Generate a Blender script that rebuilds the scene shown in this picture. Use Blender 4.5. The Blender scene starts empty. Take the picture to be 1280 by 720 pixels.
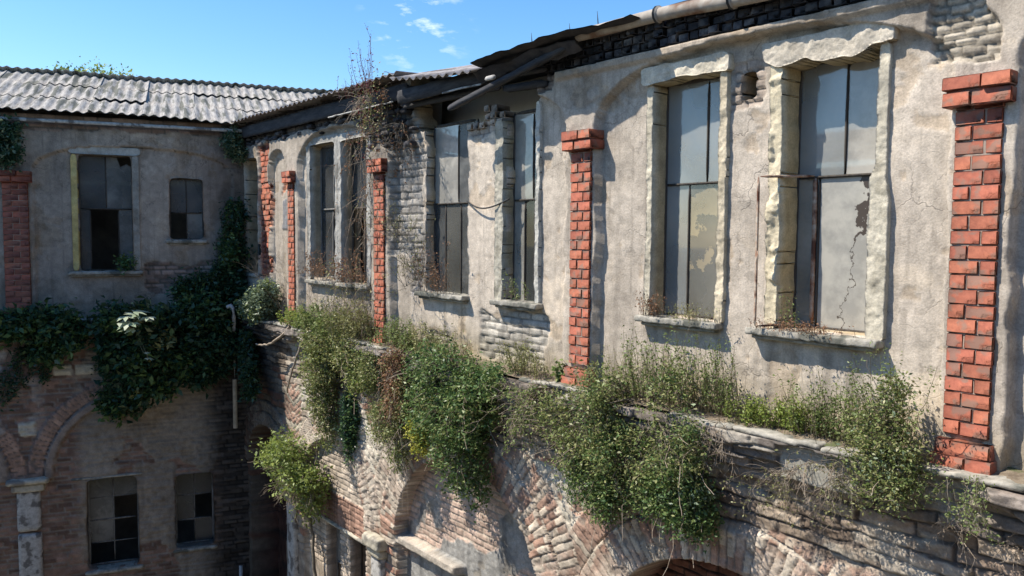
import bpy, math
import numpy as np
from mathutils import Vector, Matrix

# ------------------------------------------------------------------ camera, sky, sun, exposure
SC = bpy.context.scene
COL = SC.collection
H = 8.0
PITCH = math.atan(65 / 1000.); ROLL = math.radians(0.4)
cd = bpy.data.cameras.new('camera'); cam = bpy.data.objects.new('camera', cd); COL.objects.link(cam)
cd.sensor_width = 36.0; cd.lens = 36.0 * 1000 / 1280; cd.clip_start = 0.05; cd.clip_end = 2000
fw = Vector((0, math.cos(PITCH), -math.sin(PITCH))); r0 = Vector((1, 0, 0)); u0 = r0.cross(fw)
rt = r0 * math.cos(ROLL) + u0 * math.sin(ROLL); up = u0 * math.cos(ROLL) - r0 * math.sin(ROLL)
cam.matrix_world = Matrix(((rt.x, up.x, -fw.x, 0), (rt.y, up.y, -fw.y, 0), (rt.z, up.z, -fw.z, H), (0, 0, 0, 1)))
SC.camera = cam

SUN_DIR = Vector((-1.0, 0.0, 0)).normalized()       # horizontal direction towards the sun
SUN_EL = math.radians(53)
sd = bpy.data.lights.new('sun', 'SUN'); sd.energy = 5.0; sd.angle = math.radians(0.5); sd.color = (1.0, 0.93, 0.82)
sun = bpy.data.objects.new('sun', sd); COL.objects.link(sun)
to_sun = Vector((SUN_DIR.x * math.cos(SUN_EL), SUN_DIR.y * math.cos(SUN_EL), math.sin(SUN_EL)))
sun.rotation_euler = to_sun.to_track_quat('Z', 'Y').to_euler(); sun.location = (-20, 0, 30)

W = bpy.data.worlds.new('World'); SC.world = W; W.use_nodes = True
nt = W.node_tree; nt.nodes.clear()
wo = nt.nodes.new('ShaderNodeOutputWorld'); bg = nt.nodes.new('ShaderNodeBackground'); bg.inputs[1].default_value = 0.15
sky = nt.nodes.new('ShaderNodeTexSky'); sky.sky_type = 'NISHITA'; sky.sun_disc = False
sky.sun_elevation = SUN_EL; sky.sun_rotation = math.atan2(SUN_DIR.x, SUN_DIR.y)
sky.air_density = 1.0; sky.dust_density = 0.4; sky.ozone_density = 2.2; sky.altitude = 50
# a few thin clouds, high in one part of the sky
tc = nt.nodes.new('ShaderNodeTexCoord'); mp = nt.nodes.new('ShaderNodeMapping'); mp.inputs['Scale'].default_value = (22, 22, 60)
mp.inputs['Rotation'].default_value = (0, 0.25, 0)
nz = nt.nodes.new('ShaderNodeTexNoise'); nz.inputs['Scale'].default_value = 1.0; nz.inputs['Detail'].default_value = 6; nz.inputs['Roughness'].default_value = 0.6
cr = nt.nodes.new('ShaderNodeMapRange'); cr.inputs[1].default_value = 0.54; cr.inputs[2].default_value = 0.8
dst = nt.nodes.new('ShaderNodeVectorMath'); dst.operation = 'DISTANCE'
cdir = (fw + rt * ((522 - 640) / 1000.) + up * ((360 - 28) / 1000.)).normalized(); dst.inputs[1].default_value = cdir
dr = nt.nodes.new('ShaderNodeMapRange'); dr.inputs[1].default_value = 0.02; dr.inputs[2].default_value = 0.075; dr.inputs[3].default_value = 1; dr.inputs[4].default_value = 0
mu = nt.nodes.new('ShaderNodeMath'); mu.operation = 'MULTIPLY'
mx = nt.nodes.new('ShaderNodeMix'); mx.data_type = 'RGBA'
L_ = nt.links.new
L_(tc.outputs['Generated'], mp.inputs[0]); L_(mp.outputs[0], nz.inputs[0]); L_(nz.outputs[0], cr.inputs[0])
L_(tc.outputs['Generated'], dst.inputs[0]); L_(dst.outputs['Value'], dr.inputs[0])
L_(cr.outputs[0], mu.inputs[0]); L_(dr.outputs[0], mu.inputs[1]); L_(mu.outputs[0], mx.inputs['Factor'])
hs = nt.nodes.new('ShaderNodeHueSaturation'); hs.inputs['Saturation'].default_value = 1.3
L_(sky.outputs[0], hs.inputs['Color']); L_(hs.outputs[0], mx.inputs['A']); mx.inputs['B'].default_value = (6.5, 7.0, 7.6, 1)
L_(mx.outputs['Result'], bg.inputs[0]); L_(bg.outputs[0], wo.inputs[0])
vs = SC.view_settings; vs.view_transform = 'Standard'; vs.look = 'None'; vs.exposure = 0.55; vs.gamma = 1.0; vs.use_curve_mapping = False

# ------------------------------------------------------------------ frames
A_M = math.atan(812 / 1000.)
DM = np.array([-math.sin(A_M), math.cos(A_M)]); OM = np.array([3.2, 5.42])      # long sunlit wing
CORNER = OM + DM * 13.25
A_L = math.radians(67.9)
DL = np.array([-math.sin(A_L), -math.cos(A_L)]); OL = CORNER                       # shaded wing

class Frame:
    def __init__(s, o, d): s.o = o; s.d = d; s.n = np.array([-d[1], d[0]]); s.rz = math.atan2(d[1], d[0])
    def w(s, u, v, z): return (s.o[0] + s.d[0] * u + s.n[0] * v, s.o[1] + s.d[1] * u + s.n[1] * v, z)
FM = Frame(OM, DM); FL = Frame(OL, DL)

# ------------------------------------------------------------------ noise (numpy)
def _h(ix, iy, s):
    x = (ix.astype(np.int64) * 374761393 + iy.astype(np.int64) * 668265263 + int(s) * 1442695041) & 0xFFFFFFFF
    x = ((x ^ (x >> 13)) * 1274126177) & 0xFFFFFFFF
    x = ((x ^ (x >> 15)) * 2246822519) & 0xFFFFFFFF
    return ((x ^ (x >> 16)) & 0xFFFFFF) / float(0xFFFFFF)
def vn(x, y, s=0):
    x = np.asarray(x, float); y = np.asarray(y, float)
    ix = np.floor(x); iy = np.floor(y); fx = x - ix; fy = y - iy
    fx = fx * fx * (3 - 2 * fx); fy = fy * fy * (3 - 2 * fy)
    a = _h(ix, iy, s); b = _h(ix + 1, iy, s); c = _h(ix, iy + 1, s); d = _h(ix + 1, iy + 1, s)
    return (a + (b - a) * fx) * (1 - fy) + (c + (d - c) * fx) * fy
def fbm(x, y, o=4, s=0, g=0.5):
    t = 0; a = 1; n = 0
    for i in range(o):
        t = t + a * (vn(x * 2 ** i + 13.7 * i, y * 2 ** i - 7.3 * i, s + i) - .5) * 2; n += a; a *= g
    return t / n
def ss(a, b, x): t = np.clip((x - a) / (b - a), 0, 1); return t * t * (3 - 2 * t)
def worley(x, y, s=0):
    ix = np.floor(x); iy = np.floor(y); f1 = np.full(x.shape, 9.); f2 = f1.copy(); idd = np.zeros(x.shape)
    for dx in (-1, 0, 1):
        for dy in (-1, 0, 1):
            cx = ix + dx; cy = iy + dy
            d = np.hypot(cx + _h(cx, cy, s) - x, cy + _h(cx, cy, s + 1) - y)
            n = d < f1; f2 = np.where(n, f1, np.minimum(f2, d)); idd = np.where(n, _h(cx, cy, s + 2), idd); f1 = np.where(n, d, f1)
    return f1, f2, idd
def mixc(a, b, t): t = np.asarray(t)[..., None]; return np.asarray(a) * (1 - t) + np.asarray(b) * t
def bricks(u, z, L=.24, Hh=.085, s=0, j=.010, rag=.006):
    """mortar mask (1 on the brick), two randoms per brick"""
    u = u + rag * fbm(u * 9, z * 9, 2, s + 50); z = z + rag * 1.3 * fbm(u * 4, z * 7, 2, s + 51)
    row = np.floor(z / Hh); off = _h(row, row * 0, s) * .35 + (row % 2) * .5
    x = u / L + off; col = np.floor(x)
    r1 = _h(col, row, s + 1); r2 = _h(col, row, s + 2)
    du = np.minimum(x - col, 1 - (x - col)) * L; dz = np.minimum(z / Hh - row, 1 - (z / Hh - row)) * Hh
    d = np.minimum(du, dz)
    return ss(j * .45, j * .80, d), r1, r2
def box_m(u, z, u0, u1, z0, z1, e=.05, s=3, f=3.0):
    """soft ragged rectangle mask"""
    n = fbm(u * f, z * f, 4, s) * e * 2.2
    d = np.minimum(np.minimum(u - u0, u1 - u), np.minimum(z - z0, z1 - z)) + n
    return ss(-.008, .008, d)

# ------------------------------------------------------------------ materials
def newmat(name):
    m = bpy.data.materials.new(name); m.use_nodes = True; t = m.node_tree
    return m, t, t.nodes['Principled BSDF']
def mat_masonry(name='masonry', s1=60, bump=.35, var=.22, rough=.93):
    m, t, b = newmat(name); N = t.nodes; k = t.links.new
    at = N.new('ShaderNodeAttribute'); at.attribute_name = 'Col'
    co = N.new('ShaderNodeTexCoord')
    n1 = N.new('ShaderNodeTexNoise'); n1.inputs['Scale'].default_value = s1; n1.inputs['Detail'].default_value = 8; n1.inputs['Roughness'].default_value = .7
    n2 = N.new('ShaderNodeTexNoise'); n2.inputs['Scale'].default_value = 9; n2.inputs['Detail'].default_value = 6
    k(co.outputs['Object'], n1.inputs[0]); k(co.outputs['Object'], n2.inputs[0])
    r = N.new('ShaderNodeMapRange'); r.inputs[1].default_value = .3; r.inputs[2].default_value = .7; r.inputs[3].default_value = 1 - var; r.inputs[4].default_value = 1 + var
    r2 = N.new('ShaderNodeMapRange'); r2.inputs[1].default_value = .3; r2.inputs[2].default_value = .7; r2.inputs[3].default_value = 1 - var * .8; r2.inputs[4].default_value = 1 + var * .8
    k(n1.outputs[0], r.inputs[0]); k(n2.outputs[0], r2.inputs[0])
    q = N.new('ShaderNodeMath'); q.operation = 'MULTIPLY'; k(r.outputs[0], q.inputs[0]); k(r2.outputs[0], q.inputs[1])
    vm = N.new('ShaderNodeVectorMath'); vm.operation = 'SCALE'; k(at.outputs['Color'], vm.inputs[0]); k(q.outputs[0], vm.inputs['Scale'])
    def mth(op, x, y=None, z=None):
        q_ = N.new('ShaderNodeMath'); q_.operation = op
        for i, v in enumerate((x, y, z)):
            if v is None: continue
            if isinstance(v, (int, float)): q_.inputs[i].default_value = v
            else: k(v, q_.inputs[i])
        return q_.outputs[0]
    def rng_(x, a, c, lo=0., hi=1.):
        q_ = N.new('ShaderNodeMapRange'); k(x, q_.inputs[0]); q_.inputs[1].default_value = a; q_.inputs[2].default_value = c; q_.inputs[3].default_value = lo; q_.inputs[4].default_value = hi; return q_.outputs[0]
    def vor(scale, amt, thr, m0, m1):
        nn = N.new('ShaderNodeTexNoise'); nn.inputs['Scale'].default_value = scale * 2.2; nn.inputs['Detail'].default_value = 5; k(co.outputs['Object'], nn.inputs[0])
        sc_ = N.new('ShaderNodeVectorMath'); sc_.operation = 'SCALE'; sc_.inputs['Scale'].default_value = amt; k(nn.outputs['Color'], sc_.inputs[0])
        ad_ = N.new('ShaderNodeVectorMath'); ad_.operation = 'ADD'; k(co.outputs['Object'], ad_.inputs[0]); k(sc_.outputs[0], ad_.inputs[1])
        vo = N.new('ShaderNodeTexVoronoi'); vo.feature = 'DISTANCE_TO_EDGE'; vo.inputs['Scale'].default_value = scale; k(ad_.outputs[0], vo.inputs['Vector'])
        nm_ = N.new('ShaderNodeTexNoise'); nm_.inputs['Scale'].default_value = 1.3; nm_.inputs['Detail'].default_value = 4; k(ad_.outputs[0], nm_.inputs[0])
        return mth('MULTIPLY', rng_(vo.outputs['Distance'], 0, thr, 1, 0), rng_(nm_.outputs[0], m0, m1))
    crk = mth('MULTIPLY', mth('MAXIMUM', vor(1.4, .35, .007, .46, .58), vor(4.5, .12, .014, .55, .64)), at.outputs['Alpha'])
    # flaked outer skin and thin rain streaks
    fl = N.new('ShaderNodeTexNoise'); fl.inputs['Scale'].default_value = 3.2; fl.inputs['Detail'].default_value = 9; fl.inputs['Roughness'].default_value = .62; k(co.outputs['Object'], fl.inputs[0])
    flk = mth('MULTIPLY', rng_(fl.outputs[0], .585, .60), at.outputs['Alpha'])
    ms_ = N.new('ShaderNodeMapping'); ms_.inputs['Scale'].default_value = (16, 16, .7); k(co.outputs['Object'], ms_.inputs[0])
    sn = N.new('ShaderNodeTexNoise'); sn.inputs['Scale'].default_value = 1.; sn.inputs['Detail'].default_value = 5; k(ms_.outputs[0], sn.inputs[0])
    stk = mth('MULTIPLY', mth('MULTIPLY', rng_(sn.outputs[0], .52, .72), rng_(n2.outputs[0], .4, .6)), at.outputs['Alpha'])
    fac = mth('MULTIPLY', mth('MULTIPLY', mth('SUBTRACT', 1, mth('MULTIPLY', crk, .42)), mth('SUBTRACT', 1, mth('MULTIPLY', flk, .17))), mth('SUBTRACT', 1, mth('MULTIPLY', stk, .38)))
    v2 = N.new('ShaderNodeVectorMath'); v2.operation = 'SCALE'; k(vm.outputs[0], v2.inputs[0]); k(fac, v2.inputs['Scale'])
    k(v2.outputs[0], b.inputs['Base Color']); b.inputs['Roughness'].default_value = rough; b.inputs['Specular IOR Level'].default_value = .15
    bp = N.new('ShaderNodeBump'); bp.inputs['Strength'].default_value = bump; bp.inputs['Distance'].default_value = .02
    ad = N.new('ShaderNodeMath'); ad.operation = 'ADD'; k(n1.outputs[0], ad.inputs[0]); k(n2.outputs[0], ad.inputs[1])
    hgt = mth('SUBTRACT', mth('SUBTRACT', ad.outputs[0], mth('MULTIPLY', crk, 1.0)), mth('MULTIPLY', flk, .5)); k(hgt, bp.inputs['Height']); k(bp.outputs[0], b.inputs['Normal'])
    return m
def mat_noise(name, c1, c2, scale=12, rough=.85, bump=.3, island=0., metal=0., stretch=(1, 1, 1), c3=None, lo=.35, hi=.65, spec=.3, dist=.01):
    m, t, b = newmat(name); N = t.nodes; k = t.links.new
    co = N.new('ShaderNodeTexCoord'); mpp = N.new('ShaderNodeMapping'); mpp.inputs['Scale'].default_value = stretch
    k(co.outputs['Object'], mpp.inputs[0])
    n = N.new('ShaderNodeTexNoise'); n.inputs['Scale'].default_value = scale; n.inputs['Detail'].default_value = 8; n.inputs['Roughness'].default_value = .65
    k(mpp.outputs[0], n.inputs[0])
    r = N.new('ShaderNodeMapRange'); r.inputs[1].default_value = lo; r.inputs[2].default_value = hi; k(n.outputs[0], r.inputs[0])
    x = N.new('ShaderNodeMix'); x.data_type = 'RGBA'; x.inputs['A'].default_value = (*c1, 1); x.inputs['B'].default_value = (*c2, 1)
    k(r.outputs[0], x.inputs['Factor']); out = x.outputs['Result']
    if c3:
        n3 = N.new('ShaderNodeTexNoise'); n3.inputs['Scale'].default_value = scale * .35; n3.inputs['Detail'].default_value = 9; k(mpp.outputs[0], n3.inputs[0])
        r3 = N.new('ShaderNodeMapRange'); r3.inputs[1].default_value = .52; r3.inputs[2].default_value = .6; k(n3.outputs[0], r3.inputs[0])
        x3 = N.new('ShaderNodeMix'); x3.data_type = 'RGBA'; x3.inputs['B'].default_value = (*c3, 1); k(out, x3.inputs['A']); k(r3.outputs[0], x3.inputs['Factor']); out = x3.outputs['Result']
    if island:
        g = N.new('ShaderNodeNewGeometry'); ri = N.new('ShaderNodeMapRange'); ri.inputs[3].default_value = 1 - island; ri.inputs[4].default_value = 1 + island
        k(g.outputs['Random Per Island'], ri.inputs[0])
        h_ = N.new('ShaderNodeHueSaturation'); hr = N.new('ShaderNodeMapRange'); hr.inputs[3].default_value = .5 - island * .016; hr.inputs[4].default_value = .5 + island * .016
        fr = N.new('ShaderNodeMath'); fr.operation = 'MULTIPLY'; fr.inputs[1].default_value = 7.13; f2 = N.new('ShaderNodeMath'); f2.operation = 'FRACT'
        k(g.outputs['Random Per Island'], fr.inputs[0]); k(fr.outputs[0], f2.inputs[0]); k(f2.outputs[0], hr.inputs[0])
        k(ri.outputs[0], h_.inputs['Value']); k(hr.outputs[0], h_.inputs['Hue']); k(out, h_.inputs['Color']); out = h_.outputs[0]
    k(out, b.inputs['Base Color']); b.inputs['Roughness'].default_value = rough; b.inputs['Metallic'].default_value = metal; b.inputs['Specular IOR Level'].default_value = spec
    bp = N.new('ShaderNodeBump'); bp.inputs['Strength'].default_value = bump; bp.inputs['Distance'].default_value = dist
    k(n.outputs[0], bp.inputs['Height']); k(bp.outputs[0], b.inputs['Normal'])
    return m
def mat_leaf(name, c1, c2, tr=.3, rough=.45, c3=None):
    m, t, b = newmat(name); N = t.nodes; k = t.links.new
    g = N.new('ShaderNodeNewGeometry'); cr_ = N.new('ShaderNodeValToRGB')
    cr_.color_ramp.elements[0].color = (*c1, 1); cr_.color_ramp.elements[1].color = (*c2, 1)
    if c3: e = cr_.color_ramp.elements.new(.93); e.color = (*c2, 1); cr_.color_ramp.elements[-1].color = (*c3, 1)
    k(g.outputs['Random Per Island'], cr_.inputs[0]); k(cr_.outputs[0], b.inputs['Base Color'])
    b.inputs['Roughness'].default_value = rough; b.inputs['Specular IOR Level'].default_value = .35
    tl = N.new('ShaderNodeBsdfTranslucent'); k(cr_.outputs[0], tl.inputs[0]); ms = N.new('ShaderNodeMixShader'); ms.inputs[0].default_value = tr
    k(b.outputs[0], ms.inputs[1]); k(tl.outputs[0], ms.inputs[2]); k(ms.outputs[0], t.nodes['Material Output'].inputs[0])
    return m
def mat_glass(name, dust, dust2, opac=.6, scale=3, rough=.18, lo=.35, hi=.62, coat=1.):
    m, t, b = newmat(name); N = t.nodes; k = t.links.new
    co = N.new('ShaderNodeTexCoord'); n = N.new('ShaderNodeTexNoise'); n.inputs['Scale'].default_value = scale; n.inputs['Detail'].default_value = 7; n.inputs['Roughness'].default_value = .6
    k(co.outputs['Object'], n.inputs[0]); r = N.new('ShaderNodeMapRange'); r.inputs[1].default_value = lo; r.inputs[2].default_value = hi; k(n.outputs[0], r.inputs[0])
    x = N.new('ShaderNodeMix'); x.data_type = 'RGBA'; x.inputs['A'].default_value = (*dust, 1); x.inputs['B'].default_value = (*dust2, 1); k(r.outputs[0], x.inputs['Factor'])
    k(x.outputs['Result'], b.inputs['Base Color']); b.inputs['Roughness'].default_value = rough; b.inputs['Specular IOR Level'].default_value = .4
    n2 = N.new('ShaderNodeTexNoise'); n2.inputs['Scale'].default_value = scale * .5; n2.inputs['Detail'].default_value = 9; k(co.outputs['Object'], n2.inputs[0])
    r2 = N.new('ShaderNodeMapRange'); r2.inputs[1].default_value = .3; r2.inputs[2].default_value = .7; r2.inputs[3].default_value = opac * .35; r2.inputs[4].default_value = min(1, opac * 1.45); b.inputs['Coat Weight'].default_value = coat; b.inputs['Coat Roughness'].default_value = .03; b.inputs['Coat IOR'].default_value = 1.9; k(n2.outputs[0], r2.inputs[0])
    tr_ = N.new('ShaderNodeBsdfTransparent'); tr_.inputs[0].default_value = (.8, .85, .85, 1); ms = N.new('ShaderNodeMixShader')
    k(r2.outputs[0], ms.inputs[0]); k(tr_.outputs[0], ms.inputs[1]); k(b.outputs[0], ms.inputs[2]); k(ms.outputs[0], t.nodes['Material Output'].inputs[0])
    bp = N.new('ShaderNodeBump'); bp.inputs['Strength'].default_value = .10; bp.inputs['Distance'].default_value = .05; k(n.outputs[0], bp.inputs['Height']); k(bp.outputs[0], b.inputs['Normal'])
    return m
MT = {}
MT['wall'] = mat_masonry('weathered_masonry', bump=.28, var=.24)
MT['brick'] = mat_noise('red_brick', (.25, .082, .052), (.34, .115, .07), 30, .92, .6, island=.2, c3=(.21, .115, .085))
MT['brick_far'] = mat_noise('faded_red_brick', (.26, .075, .045), (.36, .12, .07), 22, .9, .5, island=.25)
MT['mortar'] = mat_noise('mortar', (.30, .22, .17), (.42, .33, .26), 30, .95, .5)
MT['sooty'] = mat_noise('sooty_brick', (.022, .022, .026), (.06, .057, .06), 18, .95, .6, island=.5, c3=(.11, .10, .095))
MT['stone'] = mat_noise('pale_stone', (.34, .31, .24), (.55, .50, .40), 9, .92, .7, c3=(.22, .2, .17), dist=.03)
MT['sill'] = mat_noise('sill_concrete', (.20, .19, .16), (.42, .39, .33), 11, .95, .7, c3=(.12, .12, .1), dist=.02)
MT['frame'] = mat_noise('weathered_dark_wood', (.035, .03, .026), (.09, .075, .06), 30, .8, .4, stretch=(1, 1, .2))
MT['frame_grey'] = mat_noise('grey_peeling_paint', (.10, .09, .08), (.25, .24, .22), 26, .8, .4, stretch=(1, 1, .25))
MT['rust'] = mat_noise('rusty_steel', (.28, .12, .06), (.50, .43, .34), 16, .85, .5, c3=(.12, .05, .03))
MT['wood'] = mat_noise('dark_timber', (.025, .027, .032), (.07, .068, .07), 18, .9, .5, stretch=(.2, 1, 1))
MT['paleboard'] = mat_noise('pale_board', (.3, .29, .27), (.5, .48, .45), 18, .9, .4, c3=(.15, .14, .13))
MT['asb'] = mat_noise('fibre_cement', (.20, .185, .17), (.38, .36, .33), 7, .95, .5, stretch=(4, .5, .5), c3=(.12, .12, .10), dist=.02, hi=.6)
MT['asb_m'] = mat_noise('mossy_fibre_cement', (.22, .20, .19), (.42, .38, .36), 9, .95, .5, c3=(.14, .12, .11), dist=.02)
MT['felt'] = mat_noise('tarred_sheet', (.02, .02, .024), (.06, .055, .055), 9, .8, .5)
MT['gutter'] = mat_noise('dusty_gutter', (.26, .22, .18), (.42, .37, .31), 7, .85, .5, c3=(.17, .10, .065))
MT['pvc'] = mat_noise('white_pipe', (.28, .28, .27), (.5, .5, .48), 6, .5, .1)
MT['inner'] = mat_noise('interior_plaster', (.38, .36, .31), (.50, .47, .41), 1.6, .95, .4, c3=(.28, .25, .21))
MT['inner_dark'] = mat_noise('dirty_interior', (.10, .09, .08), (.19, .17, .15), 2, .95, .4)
MT['cable'] = mat_noise('black_cable', (.02, .02, .02), (.04, .04, .04), 5, .6, .1)
MT['g_up'] = mat_glass('dusty_glass', (.40, .38, .33), (.25, .25, .22), .75, 5, .3, .42, .58)
MT['g_blue'] = mat_glass('bluish_dusty_glass', (.44, .43, .39), (.30, .31, .30), .75, 2.6, .25, .40, .60)
MT['g_brown'] = mat_glass('dirt_caked_glass', (.46, .38, .25), (.19, .18, .15), .95, 2.6, .5, .485, .505)
MT['g_dark'] = mat_glass('dim_glass', (.07, .075, .075), (.04, .045, .045), .45, 3)
MT['g_grey'] = mat_glass('grey_glass', (.21, .20, .175), (.13, .125, .11), .6, 3, .25)
MT['g_white'] = mat_glass('white_smeared_glass', (.56, .52, .45), (.34, .32, .28), .88, 3.0, .5, .44, .56)
def mat_cracked():
    m, t, b = newmat('cracked_dirty_glass'); N = t.nodes; k = t.links.new
    co = N.new('ShaderNodeTexCoord'); sp = N.new('ShaderNodeSeparateXYZ'); k(co.outputs['Object'], sp.inputs[0])
    n = N.new('ShaderNodeTexNoise'); n.inputs['Scale'].default_value = 4.5; n.inputs['Detail'].default_value = 8; n.inputs['Roughness'].default_value = .65; k(co.outputs['Object'], n.inputs[0])
    def M(op, a, b_=None, **q):
        x = N.new('ShaderNodeMath'); x.operation = op
        for i, v in enumerate((a, b_)):
            if v is None: continue
            if isinstance(v, (int, float)): x.inputs[i].default_value = v
            else: k(v, x.inputs[i])
        return x.outputs[0]
    # thin branching crack: distance to a wandering line in the pane
    line = M('ADD', M('MULTIPLY', M('SUBTRACT', n.outputs[0], .5), .55), M('ADD', 1.02, M('MULTIPLY', M('SUBTRACT', sp.outputs['Z'], 7.9), -.16)))
    d = M('ABSOLUTE', M('SUBTRACT', sp.outputs['X'], line)); wd = N.new('ShaderNodeMapRange'); wd.inputs[1].default_value = 7.9; wd.inputs[2].default_value = 8.35; wd.inputs[3].default_value = .007; wd.inputs[4].default_value = .075; k(sp.outputs['Z'], wd.inputs[0])
    n2 = N.new('ShaderNodeTexNoise'); n2.inputs['Scale'].default_value = 16; n2.inputs['Detail'].default_value = 5; k(co.outputs['Object'], n2.inputs[0])
    f = M('LESS_THAN', d, M('MULTIPLY', wd.outputs[0], M('ADD', n2.outputs[0], .35)))
    r = N.new('ShaderNodeMapRange'); r.inputs[1].default_value = .4; r.inputs[2].default_value = .6; k(n.outputs[0], r.inputs[0])
    a = N.new('ShaderNodeMix'); a.data_type = 'RGBA'; a.inputs['A'].default_value = (.42, .40, .35, 1); a.inputs['B'].default_value = (.30, .29, .26, 1); k(r.outputs[0], a.inputs['Factor'])
    x = N.new('ShaderNodeMix'); x.data_type = 'RGBA'; x.inputs['B'].default_value = (.07, .055, .045, 1); k(a.outputs['Result'], x.inputs['A']); k(f, x.inputs['Factor'])
    k(x.outputs['Result'], b.inputs['Base Color']); b.inputs['Roughness'].default_value = .3; b.inputs['Specular IOR Level'].default_value = .4
    return m
MT['g_dim'] = mat_glass('sooty_glass', (.10, .10, .095), (.05, .052, .055), .8, 5, .4, coat=.08); MT['g_dim2'] = mat_glass('dull_grey_glass', (.20, .195, .18), (.09, .09, .085), .8, 4, .4, .42, .58, coat=.08)
MT['g_crack'] = mat_cracked()
MT['stem'] = mat_noise('green_stem', (.12, .10, .05), (.2, .17, .09), 20, .8, .2)
MT['bark'] = mat_noise('bark', (.10, .085, .065), (.2, .17, .13), 20, .9, .3)
MT['dry'] = mat_noise('dry_twig', (.22, .17, .12), (.40, .33, .26), 20, .9, .2)
MT['dryred'] = mat_noise('reddish_twig', (.16, .05, .05), (.28, .11, .1), 20, .9, .2)
MT['lf_mid'] = mat_leaf('leaf_green', (.115, .165, .045), (.27, .33, .12), .35, c3=(.38, .38, .17))
MT['lf_deep'] = mat_leaf('leaf_deep_green', (.05, .11, .032), (.15, .235, .08), .32)
MT['lf_olive'] = mat_leaf('leaf_olive', (.17, .18, .065), (.33, .33, .14), .3, c3=(.42, .37, .2))
MT['lf_lime'] = mat_leaf('leaf_lime', (.18, .25, .045), (.36, .42, .11), .35)
MT['lf_yel'] = mat_leaf('leaf_yellow', (.36, .36, .05), (.52, .48, .10), .35)
MT['lf_ivy'] = mat_leaf('leaf_ivy', (.022, .055, .03), (.055, .115, .055), .25, .35)
MT['lf_blue'] = mat_leaf('leaf_bluish', (.12, .17, .10), (.24, .30, .19), .25)
MT['lf_brown'] = mat_leaf('leaf_dry_brown', (.17, .085, .045), (.33, .19, .11), .2, .8)
MT['lf_fig'] = mat_leaf('leaf_fig_pale', (.34, .42, .27), (.58, .62, .48), .25, .35)
MT['lf_red'] = mat_leaf('leaf_red', (.2, .03, .04), (.3, .07, .06), .2)
MT['earth'] = mat_noise('dusty_earth', (.13, .10, .07), (.26, .21, .15), 14, .98, .8, c3=(.10, .11, .05), dist=.03)
MT['ground'] = mat_noise('courtyard_ground', (.16, .15, .13), (.26, .24, .2), 1.5, .95, .5, c3=(.1, .11, .06), dist=.05)

# ------------------------------------------------------------------ mesh helpers
def link(name, me, mat, parent=None, smooth=False):
    if mat: me.materials.append(mat)
    if smooth: me.polygons.foreach_set('use_smooth', np.ones(len(me.polygons), bool))
    o = bpy.data.objects.new(name, me); COL.objects.link(o)
    if parent: o.parent = parent
    return o
def np_mesh(name, V, F):
    """V (n,3); F list of index arrays (m,k)"""
    me = bpy.data.meshes.new(name); V = np.asarray(V, np.float32)
    me.vertices.add(len(V)); me.vertices.foreach_set('co', V.ravel())
    F = [np.asarray(f, np.int32) for f in F if len(f)]
    nl = sum(f.size for f in F); npoly = sum(len(f) for f in F)
    me.loops.add(nl); me.polygons.add(npoly)
    me.loops.foreach_set('vertex_index', np.concatenate([f.ravel() for f in F]))
    ls = []; st = 0
    for f in F: ls.append(st + np.arange(len(f)) * f.shape[1]); st += f.size
    me.polygons.foreach_set('loop_start', np.concatenate(ls).astype(np.int32))
    me.update(calc_edges=True); me.validate()
    return me
def setcol(me, C, A=None):
    if A is None: A = np.zeros((len(C), 1))
    a = me.color_attributes.new('Col', 'FLOAT_COLOR', 'POINT')
    a.data.foreach_set('color', np.concatenate([np.clip(C, .005, .85), A.reshape(-1, 1)], 1).astype(np.float32).ravel())
class MB:
    def __init__(s): s.V = []; s.Q = []; s.n = 0; s.P = []
    def add(s, V, Q): s.V.append(np.asarray(V, float)); s.Q.append(np.asarray(Q, int) + s.n); s.n += len(V)
    def box(s, lo, hi, R=None, c=None, jit=0, ch=0.004):
        """chamfered box between two corners, optional rotation matrix about its centre"""
        lo = np.minimum(lo, hi) * 1.; hi = np.maximum(lo, hi) * 1.
    def build(s, name, mat, parent=None, smooth=False):
        V = np.concatenate(s.V); me = np_mesh(name, V, [np.concatenate(s.Q)] + s.P); return link(name, me, mat, parent, smooth)
rng = np.random.default_rng(11)
def _boxgrid(nx, ny, nz):
    """closed box surface of unit cube with grids; returns coords in 0..1 and quads"""
    idx = {}; V = []; Q = []
    def g(i, j, k):
        if (i, j, k) not in idx: idx[(i, j, k)] = len(V); V.append((i / nx, j / ny, k / nz))
        return idx[(i, j, k)]
    for i in range(nx):
        for j in range(ny):
            Q.append((g(i, j, 0), g(i, j + 1, 0), g(i + 1, j + 1, 0), g(i + 1, j, 0))); Q.append((g(i, j, nz), g(i + 1, j, nz), g(i + 1, j + 1, nz), g(i, j + 1, nz)))
    for i in range(nx):
        for k in range(nz):
            Q.append((g(i, 0, k), g(i + 1, 0, k), g(i + 1, 0, k + 1), g(i, 0, k + 1))); Q.append((g(i, ny, k), g(i, ny, k + 1), g(i + 1, ny, k + 1), g(i + 1, ny, k)))
    for j in range(ny):
        for k in range(nz):
            Q.append((g(0, j, k), g(0, j, k + 1), g(0, j + 1, k + 1), g(0, j + 1, k))); Q.append((g(nx, j, k), g(nx, j + 1, k), g(nx, j + 1, k + 1), g(nx, j, k + 1)))
    return np.array(V), np.array(Q)
_bg = {}
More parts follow.
